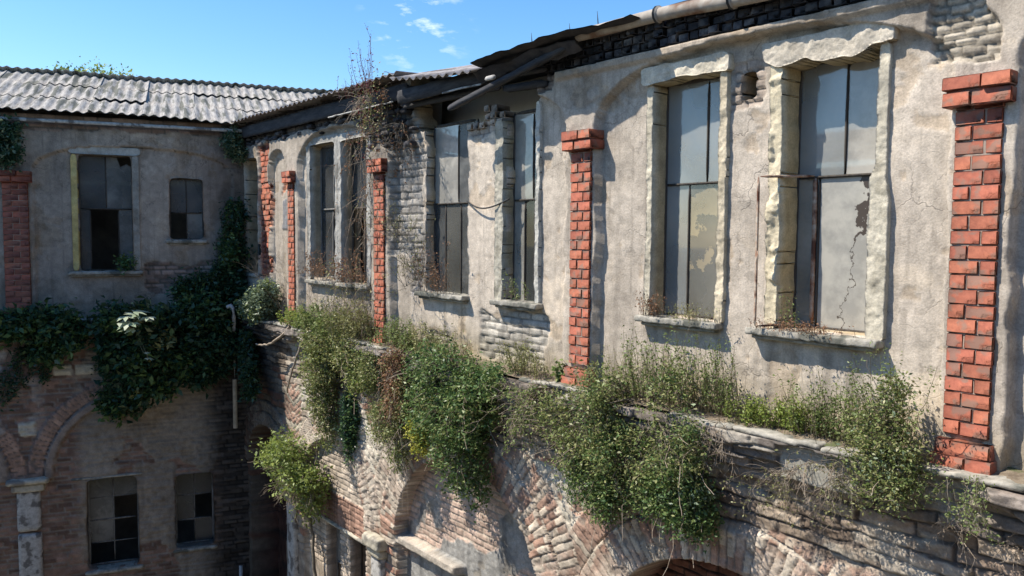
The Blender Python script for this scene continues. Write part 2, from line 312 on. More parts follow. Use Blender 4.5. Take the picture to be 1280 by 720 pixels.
def rough_box(mb, lo, hi, cell=.03, amp=.004, freq=14, seed=0, R=None, taper=None):
    lo = np.array(lo, float); hi = np.array(hi, float); sz = hi - lo
    n = tuple(int(max(1, min(60, round(x / cell)))) for x in sz)
    if n not in _bg: _bg[n] = _boxgrid(*n)
    V, Q = _bg[n]; c = (lo + hi) / 2; X = (V - .5) * sz
    P = X + c + seed * 1.7
    # pull the corners in a little
    e = (np.abs(V - .5) > .4999).sum(1)
    X = X - np.sign(X) * (np.clip(e - 1, 0, 2) * min(cell * .22, .012, sz.min() * .2))[:, None] * (np.abs(V - .5) > .4999)
    d = np.stack([fbm(P[:, 1] * freq + P[:, 0] * freq * .9, P[:, 2] * freq + 3, 3, seed), fbm(P[:, 0] * freq, P[:, 2] * freq + P[:, 1] * freq, 3, seed + 9), fbm(P[:, 0] * freq + 5, P[:, 1] * freq + P[:, 2] * freq * .3, 3, seed + 17)], 1) * amp
    X = X + d
    if R is not None: X = X @ np.array(R).T
    mb.add(X + c, Q)
def brick_box(mb, lo, hi, ch=.006, jit=.003, r=None):
    """chamfered brick: 24 verts"""
    lo = np.array(lo, float); hi = np.array(hi, float); r = r or rng
    lo = lo + r.uniform(-jit, jit, 3); hi = hi + r.uniform(-jit, jit, 3)
    x = np.array([[lo[i], lo[i] + ch, hi[i] - ch, hi[i]] for i in range(3)])
    V = []; m = {}
    for i in range(4):
        for j in range(4):
            for k in range(4):
                e = (i in (0, 3)) + (j in (0, 3)) + (k in (0, 3))
                if e == 1 : m[(i, j, k)] = len(V); V.append((x[0][i], x[1][j], x[2][k]))
    Q = []; T = []
    for s in (0, 3):
        Q.append([m[(s, 1, 1)], m[(s, 2, 1)], m[(s, 2, 2)], m[(s, 1, 2)]]); Q.append([m[(1, s, 1)], m[(2, s, 1)], m[(2, s, 2)], m[(1, s, 2)]]); Q.append([m[(1, 1, s)], m[(2, 1, s)], m[(2, 2, s)], m[(1, 2, s)]])
    n = {0: 1, 3: 2}
    for a in (0, 3):
        for b in (0, 3):
            Q.append([m[(a, n[b], 1)], m[(a, n[b], 2)], m[(n[a], b, 2)], m[(n[a], b, 1)]])
            Q.append([m[(a, 1, n[b])], m[(a, 2, n[b])], m[(n[a], 2, b)], m[(n[a], 1, b)]])
            Q.append([m[(1, a, n[b])], m[(2, a, n[b])], m[(2, n[a], b)], m[(1, n[a], b)]])
            for c in (0, 3): T.append([m[(a, n[b], n[c])], m[(n[a], b, n[c])], m[(n[a], n[b], c)]])
    base = mb.n; V = np.array(V) + r.normal(0, jit * .35, (len(V), 3)); mb.add(V, Q)
    mb.P.append(np.array(T) + base)
def tube(mb, pts, rad, n=8, cap=True):
    pts = np.array(pts, float); K = len(pts); rad = np.broadcast_to(np.array(rad, float), (K,))
    t = np.gradient(pts, axis=0); t /= np.linalg.norm(t, axis=1)[:, None] + 1e-9
    ref = np.array([0, 0, 1.]) if abs(t[:, 2]).mean() < .8 else np.array([1., 0, 0])
    a = np.cross(t, ref); a /= np.linalg.norm(a, axis=1)[:, None] + 1e-9; b = np.cross(t, a)
    th = np.arange(n) * 2 * math.pi / n
    V = pts[:, None] + (a[:, None] * np.cos(th)[None, :, None] + b[:, None] * np.sin(th)[None, :, None]) * rad[:, None, None]
    i = np.arange(K - 1)[:, None] * n; j = np.arange(n)[None]; j2 = (j + 1) % n
    Q = np.stack([i + j, i + j2, i + n + j2, i + n + j], -1).reshape(-1, 4); base = mb.n
    mb.add(V.reshape(-1, 3), Q)
    if cap: mb.P.append(np.array([[base + x for x in range(n)]])); mb.P.append(np.array([[base + (K - 1) * n + x for x in range(n)]]))
def tag(o, label=None, cat=None, group=None, kind=None):
    if label: o['label'] = label
    if cat: o['category'] = cat
    if group: o['group'] = group
    if kind: o['kind'] = kind
    return o
def empty(name, loc, rz=0, parent=None):
    o = bpy.data.objects.new(name, None); COL.objects.link(o); o.location = loc; o.rotation_euler = (0, 0, rz); o.empty_display_size = .2
    if parent: o.parent = parent
    return o
def adaptive(f, a, b, k, mn):
    """coordinates from a to b with a step growing with distance from f"""
    out = [a]
    while out[-1] < b: out.append(out[-1] + max(mn, k * math.hypot(out[-1] - f, 5.9)))
    out[-1] = b; return np.array(out)
def relief(name, U, Z, fn, parent, depth=.25, mat='wall', holes=None, rev=None, smooth=True):
    """displaced wall sheet in (u,z); cells in holes are dropped and their edges run back by depth"""
    Ug, Zg = np.meshgrid(U, Z, indexing='ij'); res = fn(Ug, Zg); v, C = res[:2]; A = (res[2] if len(res) > 2 else np.zeros(v.shape)).ravel()
    nu, nz = Ug.shape; V = np.stack([Ug, v, Zg], -1).reshape(-1, 3); C = C.reshape(-1, 3)
    uc = (U[:-1] + U[1:]) / 2; zc = (Z[:-1] + Z[1:]) / 2; Uc, Zc = np.meshgrid(uc, zc, indexing='ij')
    K = np.ones(Uc.shape, bool) if holes is None else ~holes(Uc, Zc)
    I = np.arange(nu * nz).reshape(nu, nz)
    Q = [np.stack([I[:-1, :-1], I[1:, :-1], I[1:, 1:], I[:-1, 1:]], -1)[K]]
    # reveal edges
    e = []
    dk = K[1:, :] != K[:-1, :]; ii, jj = np.nonzero(dk); e.append(np.stack([I[ii + 1, jj], I[ii + 1, jj + 1]], -1))
    dk = K[:, 1:] != K[:, :-1]; ii, jj = np.nonzero(dk); e.append(np.stack([I[ii, jj + 1], I[ii + 1, jj + 1]], -1))
    for sl in ((0, slice(None)), (-1, slice(None))):
        r = I[sl]; kk = K[sl]; e.append(np.stack([r[:-1], r[1:]], -1)[kk])
    for sl in ((slice(None), 0), (slice(None), -1)):
        r = I[sl]; kk = K[sl]; e.append(np.stack([r[:-1], r[1:]], -1)[kk])
    e = np.concatenate(e)
    if len(e):
        bi, binv = np.unique(e, return_inverse=True); binv = binv.reshape(e.shape)
        P2 = V[bi][:, [0, 2]].copy(); P0 = P2.copy(); deg = np.bincount(binv.ravel(), minlength=len(bi))[:, None]
        for it in range(16):
            acc = np.zeros_like(P2); np.add.at(acc, binv[:, 0], P2[binv[:, 1]]); np.add.at(acc, binv[:, 1], P2[binv[:, 0]])
            P2 = .4 * P2 + .6 * acc / deg
        ed_ = (P0[:, 0] <= U[0] + 1e-6) | (P0[:, 0] >= U[-1] - 1e-6) | (P0[:, 1] <= Z[0] + 1e-6) | (P0[:, 1] >= Z[-1] - 1e-6)
        P2[ed_] = P0[ed_]; V[bi, 0] = P2[:, 0]; V[bi, 2] = P2[:, 1]
        uq = np.unique(e); m = np.full(nu * nz, -1); prev = uq; cols = C[uq] if rev is None else mixc(C[uq], np.array(rev), np.full(len(uq), .75))
        Cf0 = cols
        for q in range(1, 4):
            base = len(V); nv = V[uq].copy(); nv[:, 1] -= depth * q / 3; nz_ = fbm(nv[:, 0] * 11 + q * 9, nv[:, 2] * 11, 3, 77) * .008 * (q < 3); nv[:, 0] += nz_; nv[:, 2] += nz_
            Cf = Cf0 * (1 + .30 * fbm(V[uq, 0] * 6 + q * 2.3, V[uq, 2] * 6 + q, 4, 5)[:, None]); m[:] = -1; m[uq] = np.arange(len(uq)) + base
            mp_ = (lambda x: x) if q == 1 else (lambda x, pm=pm: pm[x])
            Q.append(np.stack([mp_(e[:, 0]), mp_(e[:, 1]), m[e[:, 1]], m[e[:, 0]]], -1)); V = np.concatenate([V, nv]); C = np.concatenate([C, Cf]); A = np.concatenate([A, np.zeros(len(uq))]); pm = m.copy()
    used = np.zeros(len(V), bool)
    for q in Q: used[q.ravel()] = True
    re = np.cumsum(used) - 1; Q = [re[q] for q in Q]; V = V[used]; C = C[used]; A = A[used]
    me = np_mesh(name, V, Q); setcol(me, C, A)
    return link(name, me, MT[mat], parent, smooth)
def rect(u, z, a, b, c, d): return (u > a) & (u < b) & (z > c) & (z < d)
def rrect(u, z, a, b, c, d, e=.02, s=1, f=9):
    n = fbm(u * f, z * f, 3, s) * e * 2; m = fbm(u * f + 31, z * f + 7, 3, s) * e * 2
    return (u + n > a) & (u + n < b) & (z + m > c) & (z + m < d)

# ================================================================== GROUND
g = MB(); g.add([(-600, -600, 0), (600, -600, 0), (600, 600, 0), (-600, 600, 0)], [(0, 1, 2, 3)])
tag(g.build('ground', MT['ground']), kind='structure')

# ================================================================== SUNLIT WING
B1 = tag(empty('derelict_building', FM.w(0, 0, 0), FM.rz), 'long sunlit ruined wing with red brick pilasters and tall broken windows', 'building')
BAYS = [(-1.9, 1.70), (1.93, 1.70), (5.9, 1.80), (9.5, 1.24), (11.66, .38)]
PIER_U = [.03, 3.82, 7.98, 11.02, -3.8]

def field_mask(u, z, bays, spring=9.08, rise=.60):
    m = np.zeros(u.shape)
    for c, a in bays:
        rr = rise if a > 1 else .42
        w = fbm(u * 2.5, z * 2.5, 3, 4) * .03
        q = np.where(z < spring, np.abs(u - c) / a, (np.abs((u - c) / a) ** 2.5 + np.abs((z - spring) / rr) ** 2.5) ** .4) + w
        m = np.maximum(m, ss(1.006, .992, q))
    return m
def plaster(u, z, s, tone, dark):
    n1 = fbm(u * .9, z * .9, 5, s); n2 = fbm(u * 5, z * 5, 4, s + 5); n3 = fbm(u * 28, z * 28, 3, s + 8)
    c = np.asarray(tone)[None, None] * (1 + .24 * n1 + .16 * n2 + .10 * n3)[..., None]
    st = ss(.05, .6, fbm(u * 7, z * .55, 4, s + 11)) * dark
    c = mixc(c, c * np.array([.55, .55, .56]), np.clip(st, 0, 1))
    blot = ss(.12, .42, fbm(u * 1.7 + 4, z * 1.7, 5, s + 21)) * .45
    c = mixc(c, c * np.array([.74, .73, .72]), blot)
    lt = ss(.25, .5, fbm(u * 2.6 + 9, z * 2.6, 5, s + 31)) * .55
    c = mixc(c, c * np.array([1.28, 1.24, 1.16]), lt)
    h = .010 * n1 + .006 * n2 + .0022 * n3
    f1, f2, _ = worley(u * 1.5 + .35 * fbm(u * 3, z * 3, 4, s + 41), z * 1.3 + .35 * fbm(u * 3 + 7, z * 3, 4, s + 42), s + 43)
    crk = .0 * ss(.035, .0, f2 - f1) * ss(-.05, .2, fbm(u * .8 + 3, z * .8, 3, s + 44))
    c = mixc(c, c * .30, crk); h = h - crk * .012
    # small spalls
    sp = ss(.34, .40, fbm(u * 3.3, z * 3.3, 5, s + 61)); h = h - sp * .007; c = mixc(c, c * np.array([.9, .84, .76]), sp * .8)
    return h, c
def upper_M(u, z):
    h, c = plaster(u, z, 100, (.52, .448, .365), .42)
    PM = np.ones(u.shape)
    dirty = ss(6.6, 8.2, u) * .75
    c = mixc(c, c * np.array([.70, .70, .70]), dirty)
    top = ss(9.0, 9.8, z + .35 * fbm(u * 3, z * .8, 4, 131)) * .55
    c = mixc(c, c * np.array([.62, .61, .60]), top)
    # grime patch by the broken corner
    gp = ss(.55, 0., np.hypot((u - 4.35) / .5, (z - 9.25) / .75)) * ss(-.4, .3, fbm(u * 6, z * 2, 4, 140)); c = mixc(c, c * .45, gp)
    fm = field_mask(u, z, BAYS); v = .10 - .10 * fm + h
    # lip of the arched edge
    # masonry showing
    reg = [(6.98, 7.75, 7.75, 9.75, (.33, .30, .26)), (4.45, 5.65, 6.52, 7.08, (.44, .40, .34)), (5.16, 5.95, 9.18, 9.6, (.40, .34, .28)), (7.25, 8.6, 9.25, 10.2, (.16, .145, .13)),
           (12.05, 12.52, 7.2, 9.62, (.46, .20, .12)), (-.02, .40, 9.22, 9.72, (.38, .33, .26)), (4.3, 4.62, 9.55, 10.2, (.22, .19, .17)), (1.74, 2.1, 9.08, 9.52, (.38, .31, .25)),
           (8.6, 13.3, 9.72, 10.2, (.13, .12, .115)), (7.0, 7.3, 7.2, 7.8, (.3, .27, .24)), (11.2, 11.6, 8.75, 8.95, (.4, .18, .11)), (6.35, 6.9, 6.5, 6.75, (.3, .27, .23)), (9.0, 9.6, 6.5, 6.8, (.3, .26, .21))]
    for i, (a, b, d, e, tone) in enumerate(reg):
        m = box_m(u, z, a, b, d, e, .06, 200 + i * 3)
        bm_, r1, r2 = bricks(u, z, .14 if i == 5 else .21, .062 if i == 5 else (.088 if i else .10), 300 + i, .014, .022 if i == 5 else .010)
        bc = np.array(tone)[None, None] * (.72 + .56 * r1)[..., None] * (1 + .12 * fbm(u * 20, z * 20, 3, 320))[..., None]
        bc = mixc(bc * .55, bc, bm_)
        bh = -.035 + bm_ * .020 + (r2 - .5) * .016 + .004 * fbm(u * 30, z * 30, 2, 340)
        v = v * (1 - m) + (v * .6 + bh) * m; c = mixc(c, bc, m); PM = PM * (1 - m)
    # grey patch of stone low on the far panel
    m = box_m(u, z, 11.2, 11.62, 8.1, 8.62, .015, 260); c = mixc(c, np.array([.22, .22, .23]), m * .9); v = v + m * .02
    # damp, soil and moss near the ledge
    damp = ss(6.95, 6.45, z + .2 * fbm(u * 3, z * 3, 4, 170)); c = mixc(c, c * np.array([.62, .60, .50]), damp * .8)
    up_ = ss(9.742, 9.752, z) * ss(4.45, 4.4, u); v = v * (1 - up_) - .02 * up_; c = mixc(c, np.array([.05, .048, .05]), up_)
    # cornice moulding
    cm = ss(9.645, 9.655, z) * ss(9.745, 9.735, z) * ss(4.25, 4.2, u) * ss(.62, .66, 1 - fbm(u * 2.2, z, 3, 181) * .5)
    v = v + cm * (.05 + .012 * fbm(u * 8, z * 12, 3, 182)); c = mixc(c, c * np.array([1.0, .98, .95]) * .95, cm)
    # streaks below sills
    for a, b in ((.7, 1.75), (2.1, 2.96), (4.6, 5.4), (5.9, 6.95), (8.5, 9.35), (9.5, 10.5)):
        k = ss(a - .1, a + .1, u) * ss(b + .1, b - .1, u) * ss(7.2, 7.1, z) * ss(.0, .5, fbm(u * 11, z * .9, 3, 190)); c = mixc(c, c * .62, k * .8)
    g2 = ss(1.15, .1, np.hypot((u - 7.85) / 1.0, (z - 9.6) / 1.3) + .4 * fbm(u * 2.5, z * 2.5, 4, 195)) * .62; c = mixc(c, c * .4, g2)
    return v, c, PM
WINS = {  # u0, u1, z0, z1, recess
    'w3': (.77, 1.56, 7.25, 9.43, .21), 'w2': (2.17, 2.93, 7.25, 9.45, .15), 'm1': (5.95, 6.92, 7.22, 9.45, .12), 'm2': (4.64, 5.20, 7.22, 9.43, .10),
    'f1': (9.52, 10.42, 7.28, 9.48, .14), 'f2': (8.48, 9.30, 7.22, 9.46, .14), 'c1': (12.56, 13.15, 7.2, 9.45, .12), 'n1': (-3.0, -2.2, 7.25, 9.43, .25)}
def holes_upper_M(u, z):
    m = np.zeros(u.shape, bool)
    for k, (a, b, c, d, r) in WINS.items():
        if k in ('w3', 'w2'): a -= .035; b += .045; d += .03
        e = .012 if k in ('w3', 'w2') else (.03 if k[0] == 'm' else .010)
        m |= rrect(u, z, a, b, c, d, e, hash_(k), 7)
    # masonry gone over the two middle windows
    jag = fbm(u * 6, z * 3, 4, 401) * .07
    m |= (u > 4.60 + jag * .5) & (u < 7.12 + jag) & (z > 9.38 + jag)
    m |= (u > 4.45 + jag) & (u < 4.7) & (z > 9.62 + jag)
    m |= rrect(u, z, 1.83, 1.985, 9.17, 9.41, .018, 12, 12)
    return m
def hash_(k): return sum(ord(ch) * 7 for ch in k)
Um = adaptive(-2.2, -5.0, 13.25, .0026, .013); Zu = np.arange(6.38, 10.16, .0165)
def snap(A, vals):
    A = A.copy()
    for v in vals:
        i = np.argmin(np.abs(A - v)); A[i] = v
    return A
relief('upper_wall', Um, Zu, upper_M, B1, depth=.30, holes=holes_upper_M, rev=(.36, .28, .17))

# ---- lower wall with blind arches
def arch_ring(u, z, c, zc, R, w1, w2, s):
    r = np.hypot(u - c, z - zc); th = np.arctan2(z - zc, u - c)
    out = []
    for k, (a, b) in enumerate(((R, R + w1), (R + w1 + .012, R + w1 + w2))):
        n = np.pi * (a + b) / 2 / .088; x = (th / np.pi) * n + .02 * 0; x = x + .12 * fbm(r * 7, th * 7, 2, s + k)
        col = np.floor(x); d = np.minimum(x - col, 1 - (x - col)) * .088
        seg = np.floor((r - a) / ((b - a) / (2 if k == 0 else 1)) + _h(col, col * 0, s) * .6)
        e = np.minimum(r - a, b - r); inr = ss(-.006, .006, e)
        out.append((inr * (z > zc - .02), ss(.004, .008, np.minimum(d, e + .004)) * (1 - .8 * ss(.25, .45, fbm(u * 9, z * 9, 4, s + 30))), _h(col, seg, s + 3 + k), _h(col, seg, s + 5 + k)))
    return r, out
ARM = [(1.92, 3.57, 1.55, .45, .36, 'dark'), (5.9, 3.57, 1.60, .42, .34, 'plaster'), (9.5, 3.57, 1.12, .26, .22, 'brick'), (12.2, 3.57, .85, .26, .2, 'dark'), (-1.85, 3.57, 1.55, .45, .36, 'plaster')]
def lower_M(u, z):
    base = .10
    # coursed rubble and brick
    bm_, r1, r2 = bricks(u, z, .34, .125, 500, .020, .03)
    tone = mixc(np.array([.24, .19, .15]), np.array([.40, .34, .27]), r1)
    red = (r2 > .72)[..., None]; tone = np.where(red, np.array([.32, .18, .13]) * (.75 + .5 * r1)[..., None], tone)
    tone = tone * (1 + .2 * fbm(u * 9, z * 9, 4, 503))[..., None]
    c = mixc(np.array([.27, .23, .18]) * (1 + .2 * fbm(u * 12, z * 12, 3, 504))[..., None], tone, bm_)
    v = base + bm_ * .018 + (r2 - .5) * .026 + .018 * fbm(u * 5, z * 5, 5, 505) + .004 * fbm(u * 25, z * 25, 3, 506)
    # thin flat brick courses in the spandrels, leaning both ways from the pilasters
    for pu in (3.82, 7.98, .03, 11.02):
        sg = np.where(u > pu, 1., -1.); a = math.radians(33); uu = (u - pu); q = z * math.cos(a) - sg * uu * math.sin(a); p = sg * uu * math.cos(a) + z * math.sin(a)
        b2, s1, s2 = bricks(p, q, .26, .085, 520 + int(pu * 3), .014, .012)
        hw = .80 if pu == 3.82 else .42; m = ss(hw, hw - .07, np.abs(uu) + .1 * fbm(u * 3, z * 3, 3, 521)) * ss(3.5, 3.6, z) * ss(5.42, 5.3, z + .1 * fbm(u * 3, z * 3, 3, 522))
        pale = s2 > .62
        bc = np.where(pale[..., None], np.array([.50, .44, .34]), np.array([.36, .23, .17])) * (.72 + .5 * s1)[..., None]
        bc = mixc(np.array([.42, .36, .28]), bc, b2)
        c = mixc(c, bc, m); v = v * (1 - m) + m * (base + b2 * .018 + (s1 - .5) * .022 + .010 * fbm(u * 14, z * 14, 4, 523))
    # pale plaster remnants
    for k, (a, b, d, e, am) in enumerate(((-1.2, 4.9, 4.6, 5.75, .10), (6.9, 10.6, 4.4, 5.9, .08), (4.4, 7.2, 5.0, 5.9, .12))):
        m = ss(.02, .06, fbm(u * 2.1, z * 2.1, 6, 540 + k) + am) * box_m(u, z, a, b, d, e, .15, 545, 2)
        pc = np.array([.52, .475, .39])[None, None] * (1 + .2 * fbm(u * 8, z * 8, 4, 546))[..., None]
        c = mixc(c, pc, m * .85); v = v + m * .012
    fills = np.zeros(u.shape)
    for i, (ac, zc, R, w1, w2, kind) in enumerate(ARM):
        r, rings = arch_ring(u, z, ac, zc, R, w1, w2, 560 + 10 * i)
        for k, (inr, b3, q1, q2) in enumerate(rings):
            base_t = np.array([.36, .225, .165]) if k == 0 else np.array([.31, .20, .15])
            wh = q2 > .55
            bc = np.where(wh[..., None], np.array([.50, .42, .33]), base_t) * (.72 + .5 * q1)[..., None]
            ww = ss(-.12, .3, fbm(u * 2.3, z * 2.3, 5, 590)) * .72; bc = mixc(bc, np.array([.50, .44, .36]), ww)
            bc = mixc(np.array([.26, .21, .17]), bc, b3) * (1 + .15 * fbm(u * 16, z * 16, 3, 591))[..., None]
            vv = base + (.055 if k == 0 else .03) + b3 * .018 + (q1 - .5) * .018 + .007 * fbm(u * 20, z * 20, 4, 592) + .012 * fbm(u * 5, z * 5, 3, 593)
            c = mixc(c, bc, inr); v = v * (1 - inr) + vv * inr
        ins = ((r < R) & (z > zc)) | ((np.abs(u - ac) < R - .02) & (z <= zc)); ins = ins.astype(float)
        b4, t1, t2 = bricks(u, z, .22, .085, 600 + i, .013, .012)
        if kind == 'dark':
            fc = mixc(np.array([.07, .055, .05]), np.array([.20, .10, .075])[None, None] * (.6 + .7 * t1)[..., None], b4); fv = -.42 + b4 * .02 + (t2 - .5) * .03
        elif kind == 'plaster':
            hh, fc = plaster(u, z, 620, (.27, .26, .24), .9)
            dmg = ss(.0, .05, fbm(u * 1.6, z * 1.6, 4, 621) + ss(6.1, 6.6, u) * .4 - .12)
            bc = mixc(np.array([.36, .31, .25]), np.array([.46, .34, .27])[None, None] * (.7 + .6 * t1)[..., None], b4)
            fc = mixc(fc, bc, dmg); fv = -.04 + hh + dmg * (-.02 + b4 * .016 + (t2 - .5) * .012)
        else:
            bc = mixc(np.array([.27, .235, .19]), np.array([.47, .39, .31])[None, None] * (.66 + .62 * t1)[..., None], b4)
            fc = bc * (1 + .25 * fbm(u * 2, z * 2, 4, 630))[..., None]; fv = .02 + b4 * .016 + (t2 - .5) * .014
            # soldier course over the windows
            sx = u / .07; sc_ = np.floor(sx); sr = _h(sc_, sc_ * 0, 640); sm = ss(.003, .012, np.minimum(sx - sc_, 1 - sx + sc_) * .07)
            so = ss(3.28, 3.29, z) * ss(3.80, 3.78, z); fc = mixc(fc, mixc(np.array([.2, .13, .1]), np.array([.31, .19, .14])[None, None] * (.6 + .7 * sr)[..., None], sm), so); fv = fv + so * (sm * .01 + .01)
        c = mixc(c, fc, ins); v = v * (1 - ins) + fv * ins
    # string of stone at the springing in the middle bay
    m = ss(3.60, 3.62, z) * ss(3.74, 3.72, z) * ss(6.0, 6.1, u) * ss(7.6, 7.5, u); v = v * (1 - m) + (.12 + .01 * fbm(u * 9, z * 9, 3, 650)) * m; c = mixc(c, np.array([.40, .35, .29]), m)
    # below springing: pilaster flanks pale brick
    # courses under the ledge step outwards; big blocks
    b5, k1, k2 = bricks(u, z, .42, .105, 660, .018, .025)
    zz = z + .05 * fbm(u * 1.5, z * 0, 3, 661)
    cor = ss(5.98, 6.02, zz); step = .05 * ss(5.98, 6.0, zz) + .06 * ss(6.09, 6.11, zz) + .06 * ss(6.19, 6.21, zz) + .05 * ss(6.29, 6.31, zz)
    brk = ss(.1, .3, fbm(u * 1.3 + 5, z * 2, 4, 662)) * .7; step = step * (1 - brk)
    cc = mixc(np.array([.10, .09, .08]), np.array([.20, .17, .145])[None, None] * (.65 + .7 * k1)[..., None], b5) * (1 + .2 * fbm(u * 13, z * 13, 3, 663))[..., None]
    lowb = ss(5.50, 5.62, z + .12 * fbm(u * 2, z * 2, 4, 664))
    # below the corbel: large weathered blocks with gaps
    c6 = mixc(np.array([.11, .09, .075]), mixc(np.array([.22, .165, .125]), np.array([.42, .34, .26]), k2) * (.7 + .5 * k1)[..., None], b5)
    c6 = c6 * (1 + .25 * fbm(u * 6, z * 6, 4, 665))[..., None]
    v6 = base + .01 + b5 * .016 + (k2 - .5) * .045 + .022 * fbm(u * 6, z * 9, 5, 666) + .006 * fbm(u * 22, z * 22, 3, 667)
    c = mixc(c, c6, lowb); v = v * (1 - lowb) + v6 * lowb
    c = mixc(c, cc, cor); v = v * (1 - cor) + (base + .02 + step + b5 * .02 + (k1 - .5) * .03 + .010 * fbm(u * 10, z * 10, 4, 668)) * cor
    # roughen the stones: broken arrises, lime smears
    rn = fbm(u * 17, z * 24, 4, 690); rn2 = fbm(u * 3.1, z * 6.3, 4, 691); v = v + .014 * rn * np.clip(lowb + .5, 0, 1) + .018 * np.abs(rn2) * lowb
    lime = ss(.12, .34, fbm(u * 3.4, z * 7, 5, 692)) * lowb * .55; c = mixc(c, np.array([.44, .40, .33]), lime)
    c = c * (1 + .22 * fbm(u * 30, z * 30, 3, 693))[..., None]
    # grey render panel under the ledge
    m = box_m(u, z, .72, 1.32, 6.10, 6.36, .02, 670); v = v * (1 - m) + (base + .175 + .006 * fbm(u * 9, z * 9, 4, 671)) * m; c = mixc(c, np.array([.33, .315, .27])[None, None] * (1 + .2 * fbm(u * 5, z * 9, 4, 672))[..., None], m)
    corner_shade = ss(10.9, 11.7, u + .25 * fbm(u * 2, z * 2, 4, 681)) * .8; c = mixc(c, c * .12, corner_shade)  # shade of the far inner corner painted into the wall colour
    # soot and damp
    sp = ss(.05, .5, fbm(u * 1.1 + 2, z * .9, 5, 680)) * .6; c = mixc(c, c * np.array([.55, .53, .5]), sp)
    return v, c
LW = {'lw1': (9.42, 9.92, 1.3, 3.27, .14), 'lw2': (8.58, 9.08, 1.3, 3.27, .14)}
def holes_lower_M(u, z):
    m = np.zeros(u.shape, bool)
    for k, (a, b, c, d, r) in LW.items(): m |= rrect(u, z, a, b, c, d, .008, 3, 6)
    return m
Zl = np.concatenate([np.arange(0, 2.4, .12), np.arange(2.4, 4.4, .014), np.arange(4.4, 6.40, .0105)])
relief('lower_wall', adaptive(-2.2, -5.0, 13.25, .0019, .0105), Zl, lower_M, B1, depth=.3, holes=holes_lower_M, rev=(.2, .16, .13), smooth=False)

# ---- ledge: stone slabs with broken outer edge, soil on top
def ledge(parent, frame_len, seed, z=6.40, out=.33, gaps=(), big=1.0):
    r = np.random.default_rng(seed); segs = []; lo = frame_len[0]
    for g0, g1 in list(gaps) + [(frame_len[1], frame_len[1])]: segs.append((lo, g0)); lo = g1
    for a, b in segs:
        mb = MB(); u = a
        while u < b - .1:
            e = min(u + r.uniform(.45, .95) * big, b); o = out + r.uniform(-.04, .03); dz = r.uniform(-.010, .010)
            rough_box(mb, (u - .004, -.02, z - .005 + dz), (e + .004, o, z + .042 + dz), .035, .016, 9, seed + int(u * 10) % 50); u = e
        mb.build('ledge', MT['sill'], parent, True)
ledge(B1, (-5, 12.9), 5, gaps=((2.45, 3.35), (4.6, 7.2)))
def soil(parent, u0, u1, seed, v1=.30):
    U = np.arange(u0, u1, .04); Vv = np.arange(-.02, v1 + .001, .03); Ug, Vg = np.meshgrid(U, Vv, indexing='ij')
    edge = ss(v1, v1 - .12, Vg + .06 * fbm(Ug * 4, Vg * 4, 3, seed)); zz = 6.425 + (.045 * (1 - Vg / v1) + .02 * fbm(Ug * 6, Vg * 6, 4, seed + 1) + .01) * edge
    I = np.arange(Ug.size).reshape(Ug.shape)
    V = np.stack([Ug, Vg, zz], -1).reshape(-1, 3); Q = np.stack([I[:-1, :-1], I[1:, :-1], I[1:, 1:], I[:-1, 1:]], -1).reshape(-1, 4)
    link('ledge_soil', np_mesh('ledge_soil', V, [Q]), MT['earth'], parent, True)
soil(B1, -4.9, 12.85, 31)

# ---- brick pilasters
def pilaster(parent, uc, mat, seed, w=.30, ve=.065, zb=6.43, cap_off=True, skew=0, pier_p=.12):
    r = np.random.default_rng(seed); hh = .100; j = .0065
    sh = MB(); zt = 8.90; z = 6.66; k = 0; p = ve * 0 + pier_p
    while z < zt - .02:
        h = hh if z + hh < zt else zt - z
        a = uc - w / 2; b = uc + w / 2; s = a + w * (.36 if k % 2 else .62)
        for (x0, x1) in ((a, s), (s, b)):
            dv = r.uniform(0, .009)
            brick_box(sh, (x0 + j * .6, -.06, z + j * .5), (x1 - j * .6, p + dv, z + h - j * .5), .006, .0025, r)
        z += h; k += 1
    core = MB(); rough_box(core, (uc - w / 2 + .005, -.05, 6.6), (uc + w / 2 - .005, p - .005, 8.93), .08, .002, 10, seed)
    o = sh.build('brick_pilaster', mat, parent)
    core.build('mortar', MT['mortar'], o)
    for nm, z0, rows, ext, pv in (('cap', 8.885, 2, .065, .195), ('base', 6.43, 2, .05, .19)):
        cb = MB()
        for q in range(rows):
            zz = z0 + q * .10; e = ext if nm == 'cap' or q == 0 else ext * .55; pp = pv - (0 if nm == 'cap' else q * .02) + (q * .015 if nm == 'cap' else 0)
            xs = [uc - w / 2 - e, uc - w / 2 - e + (w + 2 * e) * (.42 if q % 2 else .58), uc + w / 2 + e]
            if nm == 'base': xs = [xs[0], uc + .02 + (q - .5) * .1, xs[2]]
            for x0, x1 in zip(xs[:-1], xs[1:]):
                brick_box(cb, (x0 + .003, -.05, zz + .003), (x1 - .003, pp + r.uniform(-.006, .006), zz + .097), .007, .004, r)
        rough_box(cb, (uc - w / 2 - ext * .8, -.04, z0 + .01), (uc + w / 2 + ext * .8, pv - .012, z0 + .1 * rows - .01), .1, .001, 5, seed)
        cb.build(nm, mat, o)
    return o
for i, uc in enumerate(PIER_U): pilaster(B1, uc, MT['brick'] if i < 4 else MT['brick'], 40 + i, w=.30 if i < 3 else .26)
